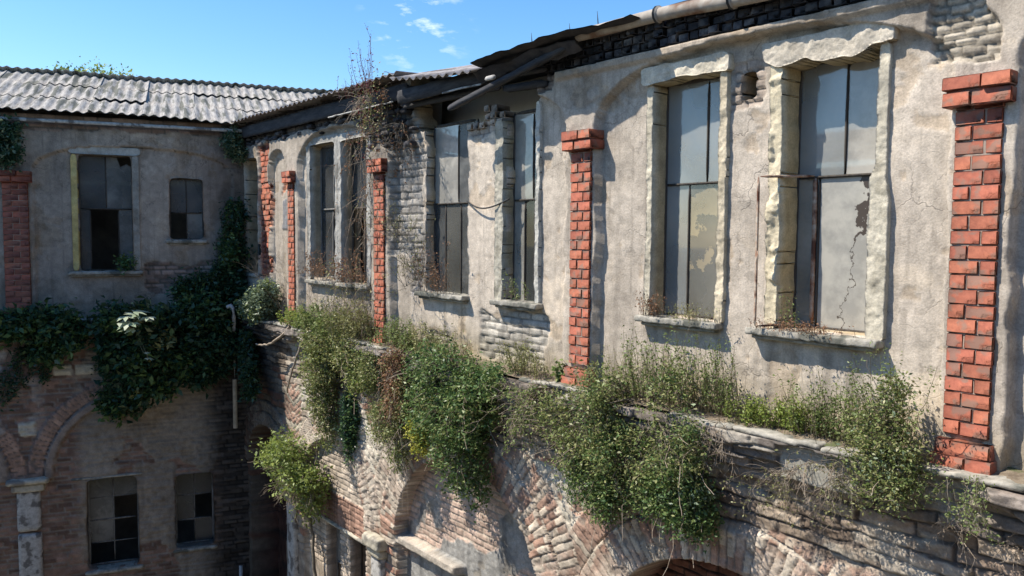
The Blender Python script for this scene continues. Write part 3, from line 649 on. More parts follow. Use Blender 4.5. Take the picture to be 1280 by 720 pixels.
# toothed brick edge by the far corner
mb = MB(); r = np.random.default_rng(9); z = 7.25; k = 0
while z < 9.6:
    x1 = 12.50 - r.uniform(0, .01); x0 = 12.06 + (.05 if k % 2 else -.02) + r.uniform(-.02, .02); s_ = x0 + (x1 - x0) * (.4 if k % 2 else .6)
    for a, b in ((x0, s_), (s_, x1)): brick_box(mb, (a + .004, -.05, z + .004), (b - .004, .06 + r.uniform(-.012, .01), z + .096), .006, .005, r)
    z += .10; k += 1
mb.build('toothed_brick_edge', MT['brick'], B1)

# ---- windows
def panefn(mb_name, u0, u1, z0, z1, v, mat, parent, broken=None):
    mb = MB(); t = .004
    if broken is None: P = [(u0, z0), (u1, z0), (u1, z1), (u0, z1)]
    else: P = [(u0 + (u1 - u0) * x, z0 + (z1 - z0) * y) for x, y in broken]
    n = len(P); V = [(a, v, b) for a, b in P] + [(a, v - t, b) for a, b in P]
    me = bpy.data.meshes.new(mb_name); me.from_pydata(V, [], [list(range(n)), list(range(2 * n - 1, n - 1, -1))] + [[i, (i + 1) % n, n + (i + 1) % n, n + i] for i in range(n)])
    return link(mb_name, me, mat, parent)
def window(parent, win, trans, up, lo, panes, fmat='frame', seed=0, label=None, rough_u0=None, bar=.027, name='window', zoff=0):
    """up / lo: mullion positions as fractions; panes: list of materials (None = missing) upper then lower, from high u to low u"""
    u0, u1, z0, z1, rec = win; v = -rec; mb = MB(); r = np.random.default_rng(seed)
    def bar_(a, b, c, d, dv=0, t=.05): rough_box(mb, (a, v - t, c), (b, v + dv, d), .12, .002, 12, seed + int((a + c) * 20) % 40)
    w = bar; e = .03
    bar_(u0 - e, u0 + w, z0 - .01, z1 + e); bar_(u1 - w, u1 + e, z0 - .01, z1 + e); bar_(u0 + w, u1 - w, z1 - w, z1 + e, -.002); bar_(u0 + w, u1 - w, z0 - .01, z0 + w, -.002)
    if trans: bar_(u0 + w, u1 - w, trans - w * .55, trans + w * .55, .008)
    zt = trans or z1
    o = None; U = lambda f: u0 + f * (u1 - u0)
    for f in up: bar_(U(f) - w * .4, U(f) + w * .4, (trans + w * .5) if trans else z0 + w, z1 - w, -.004)
    if trans:
        for f in lo: bar_(U(f) - w * .4, U(f) + w * .4, z0 + w, trans - w * .5, -.004)
    o = mb.build(name, MT[fmat], parent)
    if label: o['label'] = label
    k = 0
    rows = [(up, zt if trans else z0, z1)] + ([(lo, z0, zt)] if trans else [])
    for mu_, a, b in rows:
        ed = [0] + sorted(mu_) + [1]
        for q in range(len(ed) - 2, -1, -1):
            p = panes[k] if k < len(panes) else None; k += 1
            if p is None: continue
            br = None
            if isinstance(p, tuple): p, br = p
            panefn('pane', U(ed[q]) + .01, U(ed[q + 1]) - .01, a + .012, b - .012, v - .022, MT[p], o, br)
    return o
def sill(o, u0, u1, z=7.185, out=.13, h=.062, seed=0, mat='sill', frm=-.2):
    mb = MB(); rough_box(mb, (u0, frm, z), (u1, out, z + h), .016, .009, 16, seed); rough_box(mb, (u0 + .03, frm, z - .035), (u1 - .03, out - .04, z + .004), .03, .006, 14, seed + 3); return mb.build('sill', MT[mat], o)
def surround(o, name, shape, fn_v, depth=.34, tone=(.58, .50, .35), u=(0, 1), z=(0, 1), step=.011, seed=0, dirt=.4, label=None):
    U = np.arange(u[0] - .06, u[1] + .06, step); Z = np.arange(z[0] - .06, z[1] + .06, step)
    def fn(a, b):
        n = fbm(a * 9, b * 9, 5, seed); n2 = fbm(a * 30, b * 30, 3, seed + 3)
        tr = np.round(fbm(a * 6, b * 6, 4, seed + 11) * 6) / 6; v = fn_v(a, b) * .8 + .006 * n + .018 * tr + .006 * n2
        c = np.array(tone)[None, None] * (1 + .22 * fbm(a * 4, b * 4, 4, seed + 5) + .1 * n2)[..., None]
        c = mixc(c, c * np.array([.5, .49, .46]), ss(.1, .45, fbm(a * 7, b * 5, 4, seed + 7)) * dirt)
        return v, c
    ob = relief(name, U, Z, fn, o, depth=depth, holes=lambda a, b: ~shape(a, b), rev=np.array(tone) * np.array([.82, .74, .55]))
    if label: ob['label'] = label
    return ob
def rg(u, z, s, f=8): return fbm(u * f, z * f, 4, s)

w = window(B1, WINS['w3'], 8.50, [.47], [.30 * 0 + .08, .74], ['g_blue', ('g_white', [(0, 0), (1, 0), (1, .93), (.93, .96), (.90, 1), (0, 1)]), 'g_up', 'g_crack', 'g_grey'], seed=1, label='window with rusty casement swung outwards and cream stone surround')
w['label'] = 'tall window with an empty rusty casement swung outwards'
sill(w, .66, 1.80, seed=3)
surround(w, 'stone_surround', lambda u, z: ((u > 1.555 + .022 * rg(u, z, 20, 12)) & (u < 1.665 + .02 * rg(u, z, 21, 12)) & (z < 9.45) & (z > 7.24)), lambda u, z: .045 + .03 * ss(.1, .3, rg(u, z, 23, 4)), u=(1.5, 1.75), z=(7.24, 9.45), seed=24, dirt=.25)
surround(w, 'stone_surround', lambda u, z: ((u > .685 - .03 * ss(8.5, 8.3, z)) & (u < .765 + .016 * rg(u, z, 25, 12) + .03 * ss(8.55, 8.45, z)) & (z < 9.45) & (z > 7.24)), lambda u, z: .04 + .02 * ss(8.5, 8.45, z), u=(.6, .85), z=(7.24, 9.45), seed=26, tone=(.50, .45, .35), dirt=.5)
surround(w, 'lintel', lambda u, z: ((u > .64) & (u < 1.74 + .03 * rg(u, z, 27)) & (z > 9.425 + .09 * rg(u, z, 28, 5) - .10 * ss(1.25, .75, u) * ss(.75, .95, u)) & (z < 9.60 + .02 * rg(u, z, 29, 5))), lambda u, z: .085 + .008 * rg(u, z, 30, 5), u=(.6, 1.8), z=(9.3, 9.66), seed=31, tone=(.52, .46, .37), dirt=.3)
# swung-out casement: hinge stile rusty, far stile thin
cs = MB(); hx, hv = 1.385, -.22; fx, fv = 1.66, .18
def bar3(mb, a, b, wd, seed=0, amp=.002):
    a = np.array(a, float); b = np.array(b, float); L = np.linalg.norm(b - a); d = (b - a) / L; ref = np.array([0, 0, 1.]) if abs(d[2]) < .9 else np.array([1., 0, 0])
    s = np.cross(d, ref); s /= np.linalg.norm(s); t = np.cross(s, d); R = np.stack([d, s, t], 1)
    m2 = MB(); rough_box(m2, (-L / 2, -wd / 2, -wd / 2), (L / 2, wd / 2, wd / 2), .08, amp, 10, seed); V = m2.V[0] @ R.T + (a + b) / 2; mb.add(V, m2.Q[0])
bar3(cs, (hx, hv, 7.27), (hx, hv, 8.53), .052, 3, .005); bar3(cs, (hx, hv, 8.51), (fx, fv, 8.50), .036, 4); bar3(cs, (hx, hv, 7.29), (fx, fv, 7.27), .028, 5); bar3(cs, (fx, fv, 7.26), (fx, fv, 8.51), .028, 6)
bar3(cs, (fx - .02, fv + .02, 7.78), (fx - .02, fv + .02, 7.90), .02, 7)
cs.build('casement', MT['rust'], w)['label'] = 'rusty empty casement frame swung out over the sill'

w = window(B1, WINS['w2'], 8.50, [.36], [.62], ['g_blue', 'g_blue', 'g_blue', 'g_brown'], seed=2)
w['label'] = 'tall window with dirt-caked lower pane and heavy pale lintel'
sill(w, 2.10, 3.05, seed=4, out=.12)
surround(w, 'stone_surround', lambda u, z: ((u > 2.93 + .015 * rg(u, z, 40)) & (u < 3.00 + .018 * rg(u, z, 41, 12)) & (z < 9.45) & (z > 7.24)), lambda u, z: .045 + .02 * rg(u, z, 43, 4), u=(2.88, 3.08), z=(7.24, 9.45), seed=44, tone=(.48, .43, .33), dirt=.4)
surround(w, 'stone_surround', lambda u, z: ((u > 2.085 + .006 * rg(u, z, 45)) & (u < 2.172 + .008 * rg(u, z, 46)) & (z < 9.45) & (z > 7.24)), lambda u, z: .045 + 0 * u, u=(2.05, 2.2), z=(7.24, 9.45), seed=47, tone=(.55, .47, .34), dirt=.3)
surround(w, 'lintel', lambda u, z: ((u > 2.06) & (u < 3.06 + .02 * rg(u, z, 48)) & (z > 9.44 + .035 * rg(u, z, 49, 5)) & (z < 9.60 + .01 * rg(u, z, 50, 5))), lambda u, z: .09 + .006 * rg(u, z, 51, 5), u=(2.0, 3.1), z=(9.38, 9.64), seed=52, tone=(.55, .49, .385), dirt=.25)

w = window(B1, WINS['m1'], 8.42, [.42], [.36, .72], ['g_white', 'g_dim2', 'g_dim', 'g_grey', 'g_dim2'], seed=5, bar=.026)
w['label'] = 'window standing in a collapsed opening beside bare brickwork'
sill(w, 5.92, 7.05, seed=6, out=.12)
# bent cable between the two middle windows
cb = MB(); P = [(u, .03 + .05 * math.sin((u - 5.1) / .8 * math.pi), 8.43 - .10 * math.sin((u - 5.1) / .85 * math.pi)) for u in np.linspace(5.1, 5.95, 14)]; tube(cb, P, .010, 6); cb.build('cable', MT['cable'], w)
w = window(B1, WINS['m2'], 8.42, [.36], [.30, .62], ['g_white', 'g_grey', 'g_white', 'g_dark', 'g_grey'], seed=7, bar=.026)
w['label'] = 'narrow window with smeared white upper pane under the open roof'
sill(w, 4.52, 5.36, seed=8, out=.12)
surround(w, 'stone_surround', lambda u, z: ((u > 4.565 + .01 * rg(u, z, 60)) & (u < 4.63 + .016 * rg(u, z, 61)) & (z < 9.5) & (z > 7.24)), lambda u, z: .045 + .015 * rg(u, z, 62, 5), u=(4.5, 4.68), z=(7.24, 9.5), seed=63, tone=(.50, .48, .42), dirt=.5)
surround(w, 'stone_surround', lambda u, z: ((u > 5.20 + .025 * rg(u, z, 64)) & (u < 5.36 + .02 * rg(u, z, 65)) & (z < 9.36 + .03 * rg(u, z, 66)) & (z > 7.24)), lambda u, z: .06 + .02 * rg(u, z, 66, 5), u=(5.1, 5.42), z=(7.24, 9.4), seed=67, tone=(.40, .37, .30), dirt=.6)

for key, sd_, panes in (('f1', 9, ['g_dim', 'g_dim2', 'g_dim', None]), ('f2', 10, ['g_dim', 'g_blue', None, 'g_dim'])):
    a, b, c_, d_, r_ = WINS[key]
    w = window(B1, WINS[key], 8.42, [.45], [.5], panes, seed=sd_, bar=.04, fmat='frame_grey' if key == 'f1' else 'frame')
    w['label'] = 'dark far window hung with dry creeper, ' + ('with grey flaking frame' if key == 'f1' else 'with one pale pane')
    sill(w, a - .1, b + .1, seed=sd_, out=.11)
    surround(w, 'stone_surround', lambda u, z: (((np.abs(u - (a + b) / 2) > (b - a) / 2 + .004 * rg(u, z, 70)) & (np.abs(u - (a + b) / 2) < (b - a) / 2 + .12) & (z < d_)) | ((z > d_) & (z < d_ + .11 + .01 * rg(u, z, 71)) & (np.abs(u - (a + b) / 2) < (b - a) / 2 + .14))) & (z > 7.24), lambda u, z: .05 + 0 * u, u=(a - .2, b + .2), z=(7.24, 9.65), seed=72, tone=(.36, .345, .31), step=.018, dirt=.6)
w = window(B1, WINS['c1'], 8.45, [], [], ['g_dark', 'g_dark'], seed=13, fmat='frame_grey'); w['label'] = 'narrow shaded window in the corner'
sill(w, 12.5, 13.2, seed=14)
w = window(B1, WINS['n1'], 8.50, [.47], [.5], ['g_blue', 'g_white', 'g_up', 'g_grey'], seed=15); sill(w, -3.1, -2.1, seed=16)
for key, sd_ in (('lw1', 20), ('lw2', 21)):
    a, b, c_, d_, r_ = LW[key]
    w = window(B1, LW[key], 2.5, [.5], [.5], ['g_blue', 'g_dark', None, 'g_dark'] if key == 'lw1' else [None, None, None, 'g_dark'], seed=sd_, fmat='frame_grey' if key == 'lw1' else 'frame'); w['label'] = 'ground floor window ' + ('with pale glazing bars' if key == 'lw1' else 'left open and black')
mb = MB(); rough_box(mb, (8.45, .0, 3.245), (10.15, .10, 3.295), .05, .006, 8, 3); mb.build('lintel', MT['stone'], B1, True)
# springing stones and plastered pilaster shafts below
for uc in (7.98, 3.82, .03, 11.02):
    mb = MB(); rough_box(mb, (uc - .24, .0, 3.42), (uc + .24, .30, 3.60), .04, .012, 7, int(uc * 3)); rough_box(mb, (uc - .19, .0, 3.28), (uc + .19, .24, 3.42), .04, .010, 7, int(uc * 3) + 1)
    o = mb.build('impost', MT['stone'], B1, True)
    mb = MB(); rough_box(mb, (uc - .16, .0, 0), (uc + .16, .2, 3.30), .06, .010, 4, int(uc * 3) + 2); mb.build('shaft', MT['paleboard'], o, True)

# ---- sooty corbelled brick eaves, near half
mb = MB(); r = np.random.default_rng(21)
for row in range(3):
    u = -5.0 + (row % 2) * .06; z0 = 9.755 + row * .075; vv = .11 + row * .022
    while u < 4.42 - row * .03:
        L = .115 if row != 1 else .13
        if r.random() > (.01 + .03 * row): brick_box(mb, (u + .006, -.1, z0 + .004), (u + L - .006, vv + r.uniform(-.02, .02), z0 + .071), .006, .006, r)
        u += L
mb.build('eave_brickwork', MT['sooty'], B1)
mb = MB(); rough_box(mb, (-5, -.3, 9.765), (4.4, .07, 9.97), .2, .01, 3, 2); mb.build('wall_plate', MT['felt'], B1)
# rubble lumps crowning the far half
mb = MB()
for i in range(150):
    u = r.uniform(7.15, 13.1) if i < 115 else r.uniform(7.1, 8.3); z0 = r.uniform(9.62, 9.98) if i < 115 else r.uniform(9.2, 9.8); s = r.uniform(.05, .10)
    rough_box(mb, (u, -.02, z0), (u + s * 1.8, .05 + r.uniform(0, .09), z0 + s * .8), .03, .012, 12, i)
mb.build('broken_cornice', MT['sooty'], B1, True)
# loose bricks topping the stump between the middle windows
mb = MB()
for row in range(3):
    u = 5.22
    while u < 5.92 - row * .12:
        if r.random() > .15 + row * .15: brick_box(mb, (u + .005, -.18, 9.30 + row * .085), (u + .115, .03 + r.uniform(-.02, .02), 9.38 + row * .085), .008, .008, r)
        u += .125
mb.build('broken_brickwork', mat_noise('dusty_brick', (.34, .26, .2), (.45, .38, .3), 20, .95, .5, island=.3), B1)

# ---- roofs
def slab(name, lo, hi, mat, parent, cell=.5, amp=.004): mb = MB(); rough_box(mb, lo, hi, cell, amp, 2, 3); return mb.build(name, mat, parent)
def corr(mb, corners, nu, nv, pitch=.177, amp=.018, seed=0, sag=.0):
    """corrugated sheet over 4 corners a(u0,eave) b(u1,eave) c(u1,ridge) d(u0,ridge)"""
    a, b, c, d = [np.array(x, float) for x in corners]; L = np.linalg.norm(b - a); n = max(8, int(L / pitch * 10))
    s = np.linspace(0, 1, n)[:, None, None]; t = np.linspace(0, 1, nv)[None, :, None]
    P = (a * (1 - s) + b * s) * (1 - t) + (d * (1 - s) + c * s) * t
    nm = np.cross(b - a, d - a); nm /= np.linalg.norm(nm); nm = nm if nm[2] > 0 else -nm
    w_ = np.cos(s * L / pitch * 2 * np.pi) * amp; P = P + nm * w_ + np.array([0, 0, -1.]) * sag * (np.sin(s * np.pi))
    I = np.arange(n * nv).reshape(n, nv); Q = np.stack([I[:-1, :-1], I[1:, :-1], I[1:, 1:], I[:-1, 1:]], -1).reshape(-1, 4)
    V = P.reshape(-1, 3); k = len(V); t_ = .009
    bot = V - nm * t_
    def edge(x): return np.stack([x[:-1], x[1:], x[1:] + k, x[:-1] + k], -1)
    Q = np.concatenate([Q, Q[:, ::-1] + k, edge(I[:, 0]), edge(I[:, -1]), edge(I[0]), edge(I[-1])])
    mb.add(np.concatenate([V, bot]), Q)
def roof(parent, u0, u1, ve, ze, vr, zr, rows, seed, jit=.012, skip=0., mat='asb', name='roof'):
    mb = MB(); r = np.random.default_rng(seed); pw = .177 * 5
    for k in range(rows):
        u = u0 - .0
        while u < u1 - .05:
            b = min(u + pw, u1)
            if r.random() >= skip or k == 0:
                f0 = k / rows; f1 = (k + 1) / rows + .05; lift = .006 + (r.uniform(0, jit) if r.random() < .25 else 0); sl = r.uniform(-.05, .03) if k else r.uniform(-.03, .02)
                def pt(uu, f, dz): return (uu, ve + (vr - ve) * f + sl * 0, ze + (zr - ze) * f + dz)
                f0 = f0 + sl * .4 * (k > 0)
                q = r.uniform(-jit, jit) * .5
                corr(mb, [pt(u, f0, lift + k * .0 + .02), pt(b + .03, f0, lift + q + .02), pt(b + .03, f1, q), pt(u, f1, 0)], 10, 4, seed=seed)
            u = b
    return mb.build(name, MT[mat], parent, True)
rf = roof(B1, 7.05, 13.3, .38, 10.10, -3.0, 10.34, 3, 3, mat='asb_m')
roof(B1, 4.0, 7.05, -.9, 10.30, -3.0, 10.42, 2, 4, mat='asb_m', name='roof')
roof(B1, -5, 4.0, .10, 10.02, -3.0, 10.36, 3, 5, mat='asb_m', name='roof')
slab('added_sun_board', (4.35, -.68, 9.95), (7.3, .08, 9.975), MT['wood'], rf)  # extra board added to keep the sun off the inner wall
# slipped sheets over the collapsed part
mb = MB()
corr(mb, [(7.15, .42, 10.06), (5.25, .50, 9.86), (5.1, -.8, 10.27), (6.9, -.8, 10.36)], 10, 6, sag=.02)
mb.build('slipped_roof_sheet', MT['asb_m'], rf, True); mb = MB()
corr(mb, [(5.9, -.35, 10.16), (4.35, -.15, 10.07), (4.5, -1.3, 10.42), (5.9, -1.3, 10.44)], 10, 6)
mb.build('slipped_roof_sheet', MT['asb_m'], rf, True)
# torn tarred felt falling from the gutter end, timber fascia, rafters
def ribbon(mb, P, wd, th=.01, seed=0):
    P = np.array(P, float); K = 30; t = np.linspace(0, len(P) - 1, K); X = np.stack([np.interp(t, range(len(P)), P[:, i]) for i in range(3)], 1)
    W_ = np.array(wd, float); nw = 5; rr = np.linspace(-.5, .5, nw)
    V = X[:, None] + W_[None, None] * rr[None, :, None]; V[..., 2] += .05 * fbm(V[..., 0] * 4, V[..., 1] * 6, 3, seed); V[..., 1] += .03 * fbm(V[..., 0] * 5, V[..., 2] * 6, 3, seed + 1)
    e = fbm(t[:, None] * 3 + rr * 0, rr[None] + 0 * t[:, None], 3, seed + 3) * .12; V = V + W_[None, None] * (rr[None] * e)[..., None]
    I = np.arange(K * nw).reshape(K, nw); Q = np.stack([I[:-1, :-1], I[1:, :-1], I[1:, 1:], I[:-1, 1:]], -1).reshape(-1, 4); V = V.reshape(-1, 3); k = len(V)
    mb.add(np.concatenate([V, V - [0, 0, th]]), np.concatenate([Q, Q + k]))
mb = MB(); ribbon(mb, [(5.2, .30, 9.93), (4.6, .30, 9.96), (4.15, .28, 9.96), (3.6, .22, 9.99), (2.9, .15, 9.99)], (0, .5, .03), seed=5)
ribbon(mb, [(5.35, .32, 9.84), (4.7, .36, 9.84), (4.1, .34, 9.88), (3.7, .30, 9.93)], (0, .12, .10), seed=8)
mb.build('torn_felt', MT['felt'], rf, True)
mb = MB(); rough_box(mb, (5.25, .25, 9.74), (7.2, .29, 9.93), .1, .01, 5, 3); bar3(mb, (5.15, .12, 9.72), (7.3, .12, 9.74), .09, 4, .006)
bar3(mb, (5.80, .42, 9.50), (3.80, .30, 9.92), .085, 5, .006); bar3(mb, (4.35, .1, 9.80), (6.2, .18, 9.86), .08, 6, .006); bar3(mb, (4.4, .05, 9.66), (5.2, .05, 9.70), .10, 16, .006)
for q in np.arange(4.6, 7.1, .6): bar3(mb, (q, .30, 9.93), (q, -1.6, 10.22), .07, int(q * 9), .005)
mb.build('roof_timber', MT['wood'], rf)
mb = MB(); rough_box(mb, (7.1, .16, 9.82), (13.25, .195, 10.04), .05, .004, 4, 7); mb.build('fascia', MT['wood'], rf)
for i_, (lo_, hi_) in enumerate((((7.4, .197, 9.80), (9.4, .225, 9.83)), ((4.25, .30, 9.86), (4.5, .34, 9.93)), ((4.78, .47, 9.70), (4.98, .50, 9.76)), ((5.3, .292, 9.735), (6.1, .30, 9.76)))):
    mb = MB(); rough_box(mb, lo_, hi_, .04, .008, 6, 7 + i_); mb.build('splintered_board', MT['paleboard'], rf)
# gutter resting on the eave
gt = MB(); P = [(u, .22 + .02 * math.sin(u * 2), 10.03 - .03 * (3.7 - u) * (u > 0) - .111 * (u <= 0) + .015 * math.sin(u * 3)) for u in np.linspace(3.75, -5, 60)]
tube(gt, P, .062, 12); 
for u in (2.75, 1.95, 1.2, .3): tube(gt, [(u, .22 + .02 * math.sin(u * 2), 10.03 - .03 * (3.7 - u) * (u > 0) - .111 * (u <= 0) + .015 * math.sin(u * 3)), (u - .03, .22 + .02 * math.sin(u * 2), 10.03 - .03 * (3.7 - u) * (u > 0) - .111 * (u <= 0) + .015 * math.sin(u * 3))], .078, 12)
gt.build('gutter', MT['gutter'], rf, True)
for u in (2.74, 1.94): gb = MB(); tube(gb, [(u + .01, .22 + .02 * math.sin(u * 2), 10.03 - .03 * (3.7 - u) * (u > 0) - .111 * (u <= 0) + .015 * math.sin(u * 3)), (u - .012, .22 + .02 * math.sin(u * 2), 10.03 - .03 * (3.7 - u) * (u > 0) - .111 * (u <= 0) + .015 * math.sin(u * 3))], .082, 12); gb.build('gutter_bracket', MT['cable'], rf)
for u, s in ((3.9, .12), (3.5, .16), (4.5, .14)): gb = MB(); bar3(gb, (u, .2, 9.95), (u + .03, .2, 10.06 + s), .012, 3); gb.build('nail', MT['cable'], rf)

# ---- interior
slab('floor_slab', (-5, -5.2, 6.15), (13.2, -.32, 6.38), MT['inner_dark'], B1)
slab('interior_wall', (-5, -3.4, 6.38), (13.2, -3.2, 10.2), MT['inner'], B1)
MT['inner_pale'] = mat_noise('whitewashed_interior', (.62, .58, .50), (.74, .70, .62), 1.6, .95, .4, c3=(.5, .46, .4)); slab('interior_wall', (3.86, -.75, 6.38), (7.55, -.65, 10.1), MT['inner_pale'], B1)
slab('cross_wall', (3.7, -3.2, 6.38), (3.85, -.33, 10.05), MT['inner'], B1)
slab('cross_wall', (7.6, -3.2, 6.38), (7.75, -.33, 10.05), MT['inner'], B1)
slab('cross_wall', (11.1, -3.2, 6.38), (11.2, -.33, 10.05), MT['inner_dark'], B1)
slab('end_wall', (-5.1, -3.2, 0), (-5.0, .1, 10.1), MT['inner'], B1)
slab('back_wall', (-5, -3.7, 0), (13.2, -3.5, 10.3), MT['inner_dark'], B1)
# black room behind the ground floor windows
slab('ground_floor_room', (8.0, -2.0, .1), (10.6, -1.9, 3.6), MT['inner_dark'], B1)

# ================================================================== SHADED WING
B2 = tag(empty('derelict_building', FL.w(0, 0, 0), FL.rz), 'shaded ruined wing at the left with a corrugated roof and ivy-covered ledge', 'building')
def upper_L(u, z):
    h, c = plaster(u, z, 700, (.34, .285, .23), .35)
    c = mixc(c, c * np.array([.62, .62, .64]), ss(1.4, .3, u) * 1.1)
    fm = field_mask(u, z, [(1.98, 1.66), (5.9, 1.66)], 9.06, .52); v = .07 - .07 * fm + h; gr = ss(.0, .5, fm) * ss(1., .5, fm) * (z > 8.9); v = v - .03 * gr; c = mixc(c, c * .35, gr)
    for i, (a, b, d, e, tone) in enumerate([(-.2, 8, 9.86, 10.2, (.24, .17, .13)), (.7, 1.9, 6.9, 7.45, (.28, .20, .16)), (-.1, .5, 9.2, 10.2, (.18, .15, .13))]):
        m = box_m(u, z, a, b, d, e, .05, 720 + i * 3); bm_, r1, r2 = bricks(u, z, .22, .085, 730 + i, .013, .01)
        bc = mixc(np.array([.13, .11, .09]), np.array(tone)[None, None] * (.65 + .7 * r1)[..., None], bm_); c = mixc(c, bc, m); v = v + m * (-.03 + bm_ * .018 + (r2 - .5) * .014)
    m = ss(.0, .2, fbm(u * 2, z * 2, 4, 741) + ss(7.5, 6.8, z) * .4 - .15) * .5; c = mixc(c, c * np.array([.6, .56, .5]), m)
    return v, c, np.ones(u.shape) * (z < 9.8)
WL = {'a': (2.06, 2.96, 7.30, 9.43, .16), 'b': (.83, 1.44, 7.88, 9.05, .12), 'c': (5.6, 6.4, 7.3, 9.43, .16)}
LL = {'a': (2.08, 2.95, 1.72, 3.45, .14), 'b': (.74, 1.44, 1.92, 3.38, .12), 'c': (5.6, 6.4, 1.72, 3.45, .14)}
def hl(d):
    def f(u, z):
        m = np.zeros(u.shape, bool)
        for k, (a, b, c, e, r) in d.items(): m |= rrect(u, z, a, b, c, e, .008, 5, 6)
        return m
    return f
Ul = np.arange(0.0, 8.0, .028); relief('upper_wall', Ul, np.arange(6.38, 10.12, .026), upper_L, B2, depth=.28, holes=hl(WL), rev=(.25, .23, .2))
def lower_L(u, z):
    bm_, r1, r2 = bricks(u, z, .24, .085, 800, .014, .012)
    c = mixc(np.array([.22, .19, .16]), np.array([.20, .13, .10])[None, None] * (.6 + .75 * r1)[..., None], bm_) * (1 + .2 * fbm(u * 7, z * 7, 4, 801))[..., None]
    v = .08 + bm_ * .018 + (r2 - .5) * .022 + .01 * fbm(u * 4, z * 4, 4, 802)
    # plaster left on much of it
    hh, pc = plaster(u, z, 820, (.25, .215, .175), .6)
    m = ss(.0, .05, fbm(u * 1.3, z * 1.3, 5, 822) + .25 * ss(3.3, 3.9, z) - .12 + .2 * ss(5.2, 4.2, z) * ss(3.2, 3.9, z) - .5 * ss(.9, .3, u)) * ss(3.2, 2.9, u)
    m = np.maximum(m, ss(.0, .05, .05 + .1 * fbm(u * 4, z * 4, 3, 823) - np.maximum(np.abs(u - 1.78) - .34, np.abs(z - 2.9) - .75)) * .95)
    c = mixc(c, pc, m); v = v + m * (.015 + hh)
    rag = ss(1.15, .5, u); c = mixc(c, mixc(np.array([.02, .018, .016]), np.array([.06, .052, .045])[None, None] * (.5 + r1)[..., None], bm_), rag)  # deep shade of the inner corner put in as near-black bricks
    for ac in (2.1, 5.65):
        r_, rings = arch_ring(u, z, ac, 3.57, 1.36, .15, .26, 840)
        for k, (inr, b3, q1, q2) in enumerate(rings):
            inr = inr * (u > 2.5)
            bc = np.array([.25, .20, .165] if k == 0 else [.34, .22, .16])[None, None] * (.75 + .4 * q1)[..., None]
            if k: bc = mixc(np.array([.15, .12, .10]), bc, b3)
            c = mixc(c, bc, inr); v = v * (1 - inr) + (.12 + (.06 if k == 0 else .0) + (b3 * .02 if k else 0)) * inr
    # pale blocks above the springing
    for (a, b, d, e) in ((3.12, 3.42, 5.42, 5.60), (2.75, 3.06, 5.42, 5.60), (2.98, 3.36, 5.85, 6.05), (3.72, 3.98, 4.35, 4.6)):
        m = box_m(u, z, a, b, d, e, .008, 860, 8); c = mixc(c, np.array([.50, .46, .36]), m); v = v + m * .03
    m = ss(.0, .12, fbm(u * 2, z * 2, 4, 870)) * ss(3.5, 3.9, u) * ss(4.0, 4.6, z); c = mixc(c, np.array([.40, .37, .33]), m * .8)
    cor = ss(6.05, 6.12, z); v = v + .06 * ss(6.08, 6.1, z) + .06 * ss(6.2, 6.22, z) + .05 * ss(6.3, 6.32, z)
    return v, c
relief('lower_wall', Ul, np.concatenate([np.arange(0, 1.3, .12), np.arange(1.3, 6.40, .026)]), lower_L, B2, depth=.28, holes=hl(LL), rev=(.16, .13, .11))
ledge(B2, (.0, 8.0), 8, out=.30); 
pilaster(B2, 3.92, MT['brick_far'], 60, w=.40); pilaster(B2, 7.6, MT['brick_far'], 61, w=.40)
w = window(B2, WL['a'], 8.45, [.5], [.28, .80], ['g_dim', ('g_dim2', [(0, 0), (1, 0), (1, 1), (.6, 1), (.45, .80), (.2, .86), (0, .8)]), 'g_dim', None, 'g_dim2'], seed=30, bar=.035)
w['label'] = 'tall window with one yellow painted jamb and shattered panes'
sill(w, 1.9, 3.14, z=7.24, seed=31, out=.12)
surround(w, 'jamb', lambda u, z: (u > 2.96) & (u < 3.06) & (z > 7.3) & (z < 9.43), lambda u, z: .03 + 0 * u, u=(2.9, 3.1), z=(7.3, 9.43), seed=80, tone=(.50, .40, .17), step=.02, dirt=.3, label='yellow painted jamb')
surround(w, 'jamb', lambda u, z: (u > 1.93) & (u < 2.06) & (z > 7.3) & (z < 9.43), lambda u, z: .03 + 0 * u, u=(1.9, 2.1), z=(7.3, 9.43), seed=81, tone=(.30, .28, .24), step=.02, dirt=.5)
surround(w, 'lintel', lambda u, z: (u > 1.90) & (u < 3.10) & (z > 9.43) & (z < 9.56), lambda u, z: .05 + 0 * u, u=(1.9, 3.1), z=(9.43, 9.56), seed=82, tone=(.40, .38, .33), step=.02, dirt=.4)
w = window(B2, WL['b'], 8.40, [.5], [.5], ['g_dim', 'g_dim', None, 'g_dim2'], seed=32, bar=.035); w['label'] = 'small four-pane window with one pane missing'
sill(w, .78, 1.5, z=7.82, seed=33, out=.07)
w = window(B2, WL['c'], 8.45, [.5], [.5], ['g_grey', 'g_dark', 'g_grey', 'g_dark'], seed=34); sill(w, 5.5, 6.5, z=7.24, seed=35)
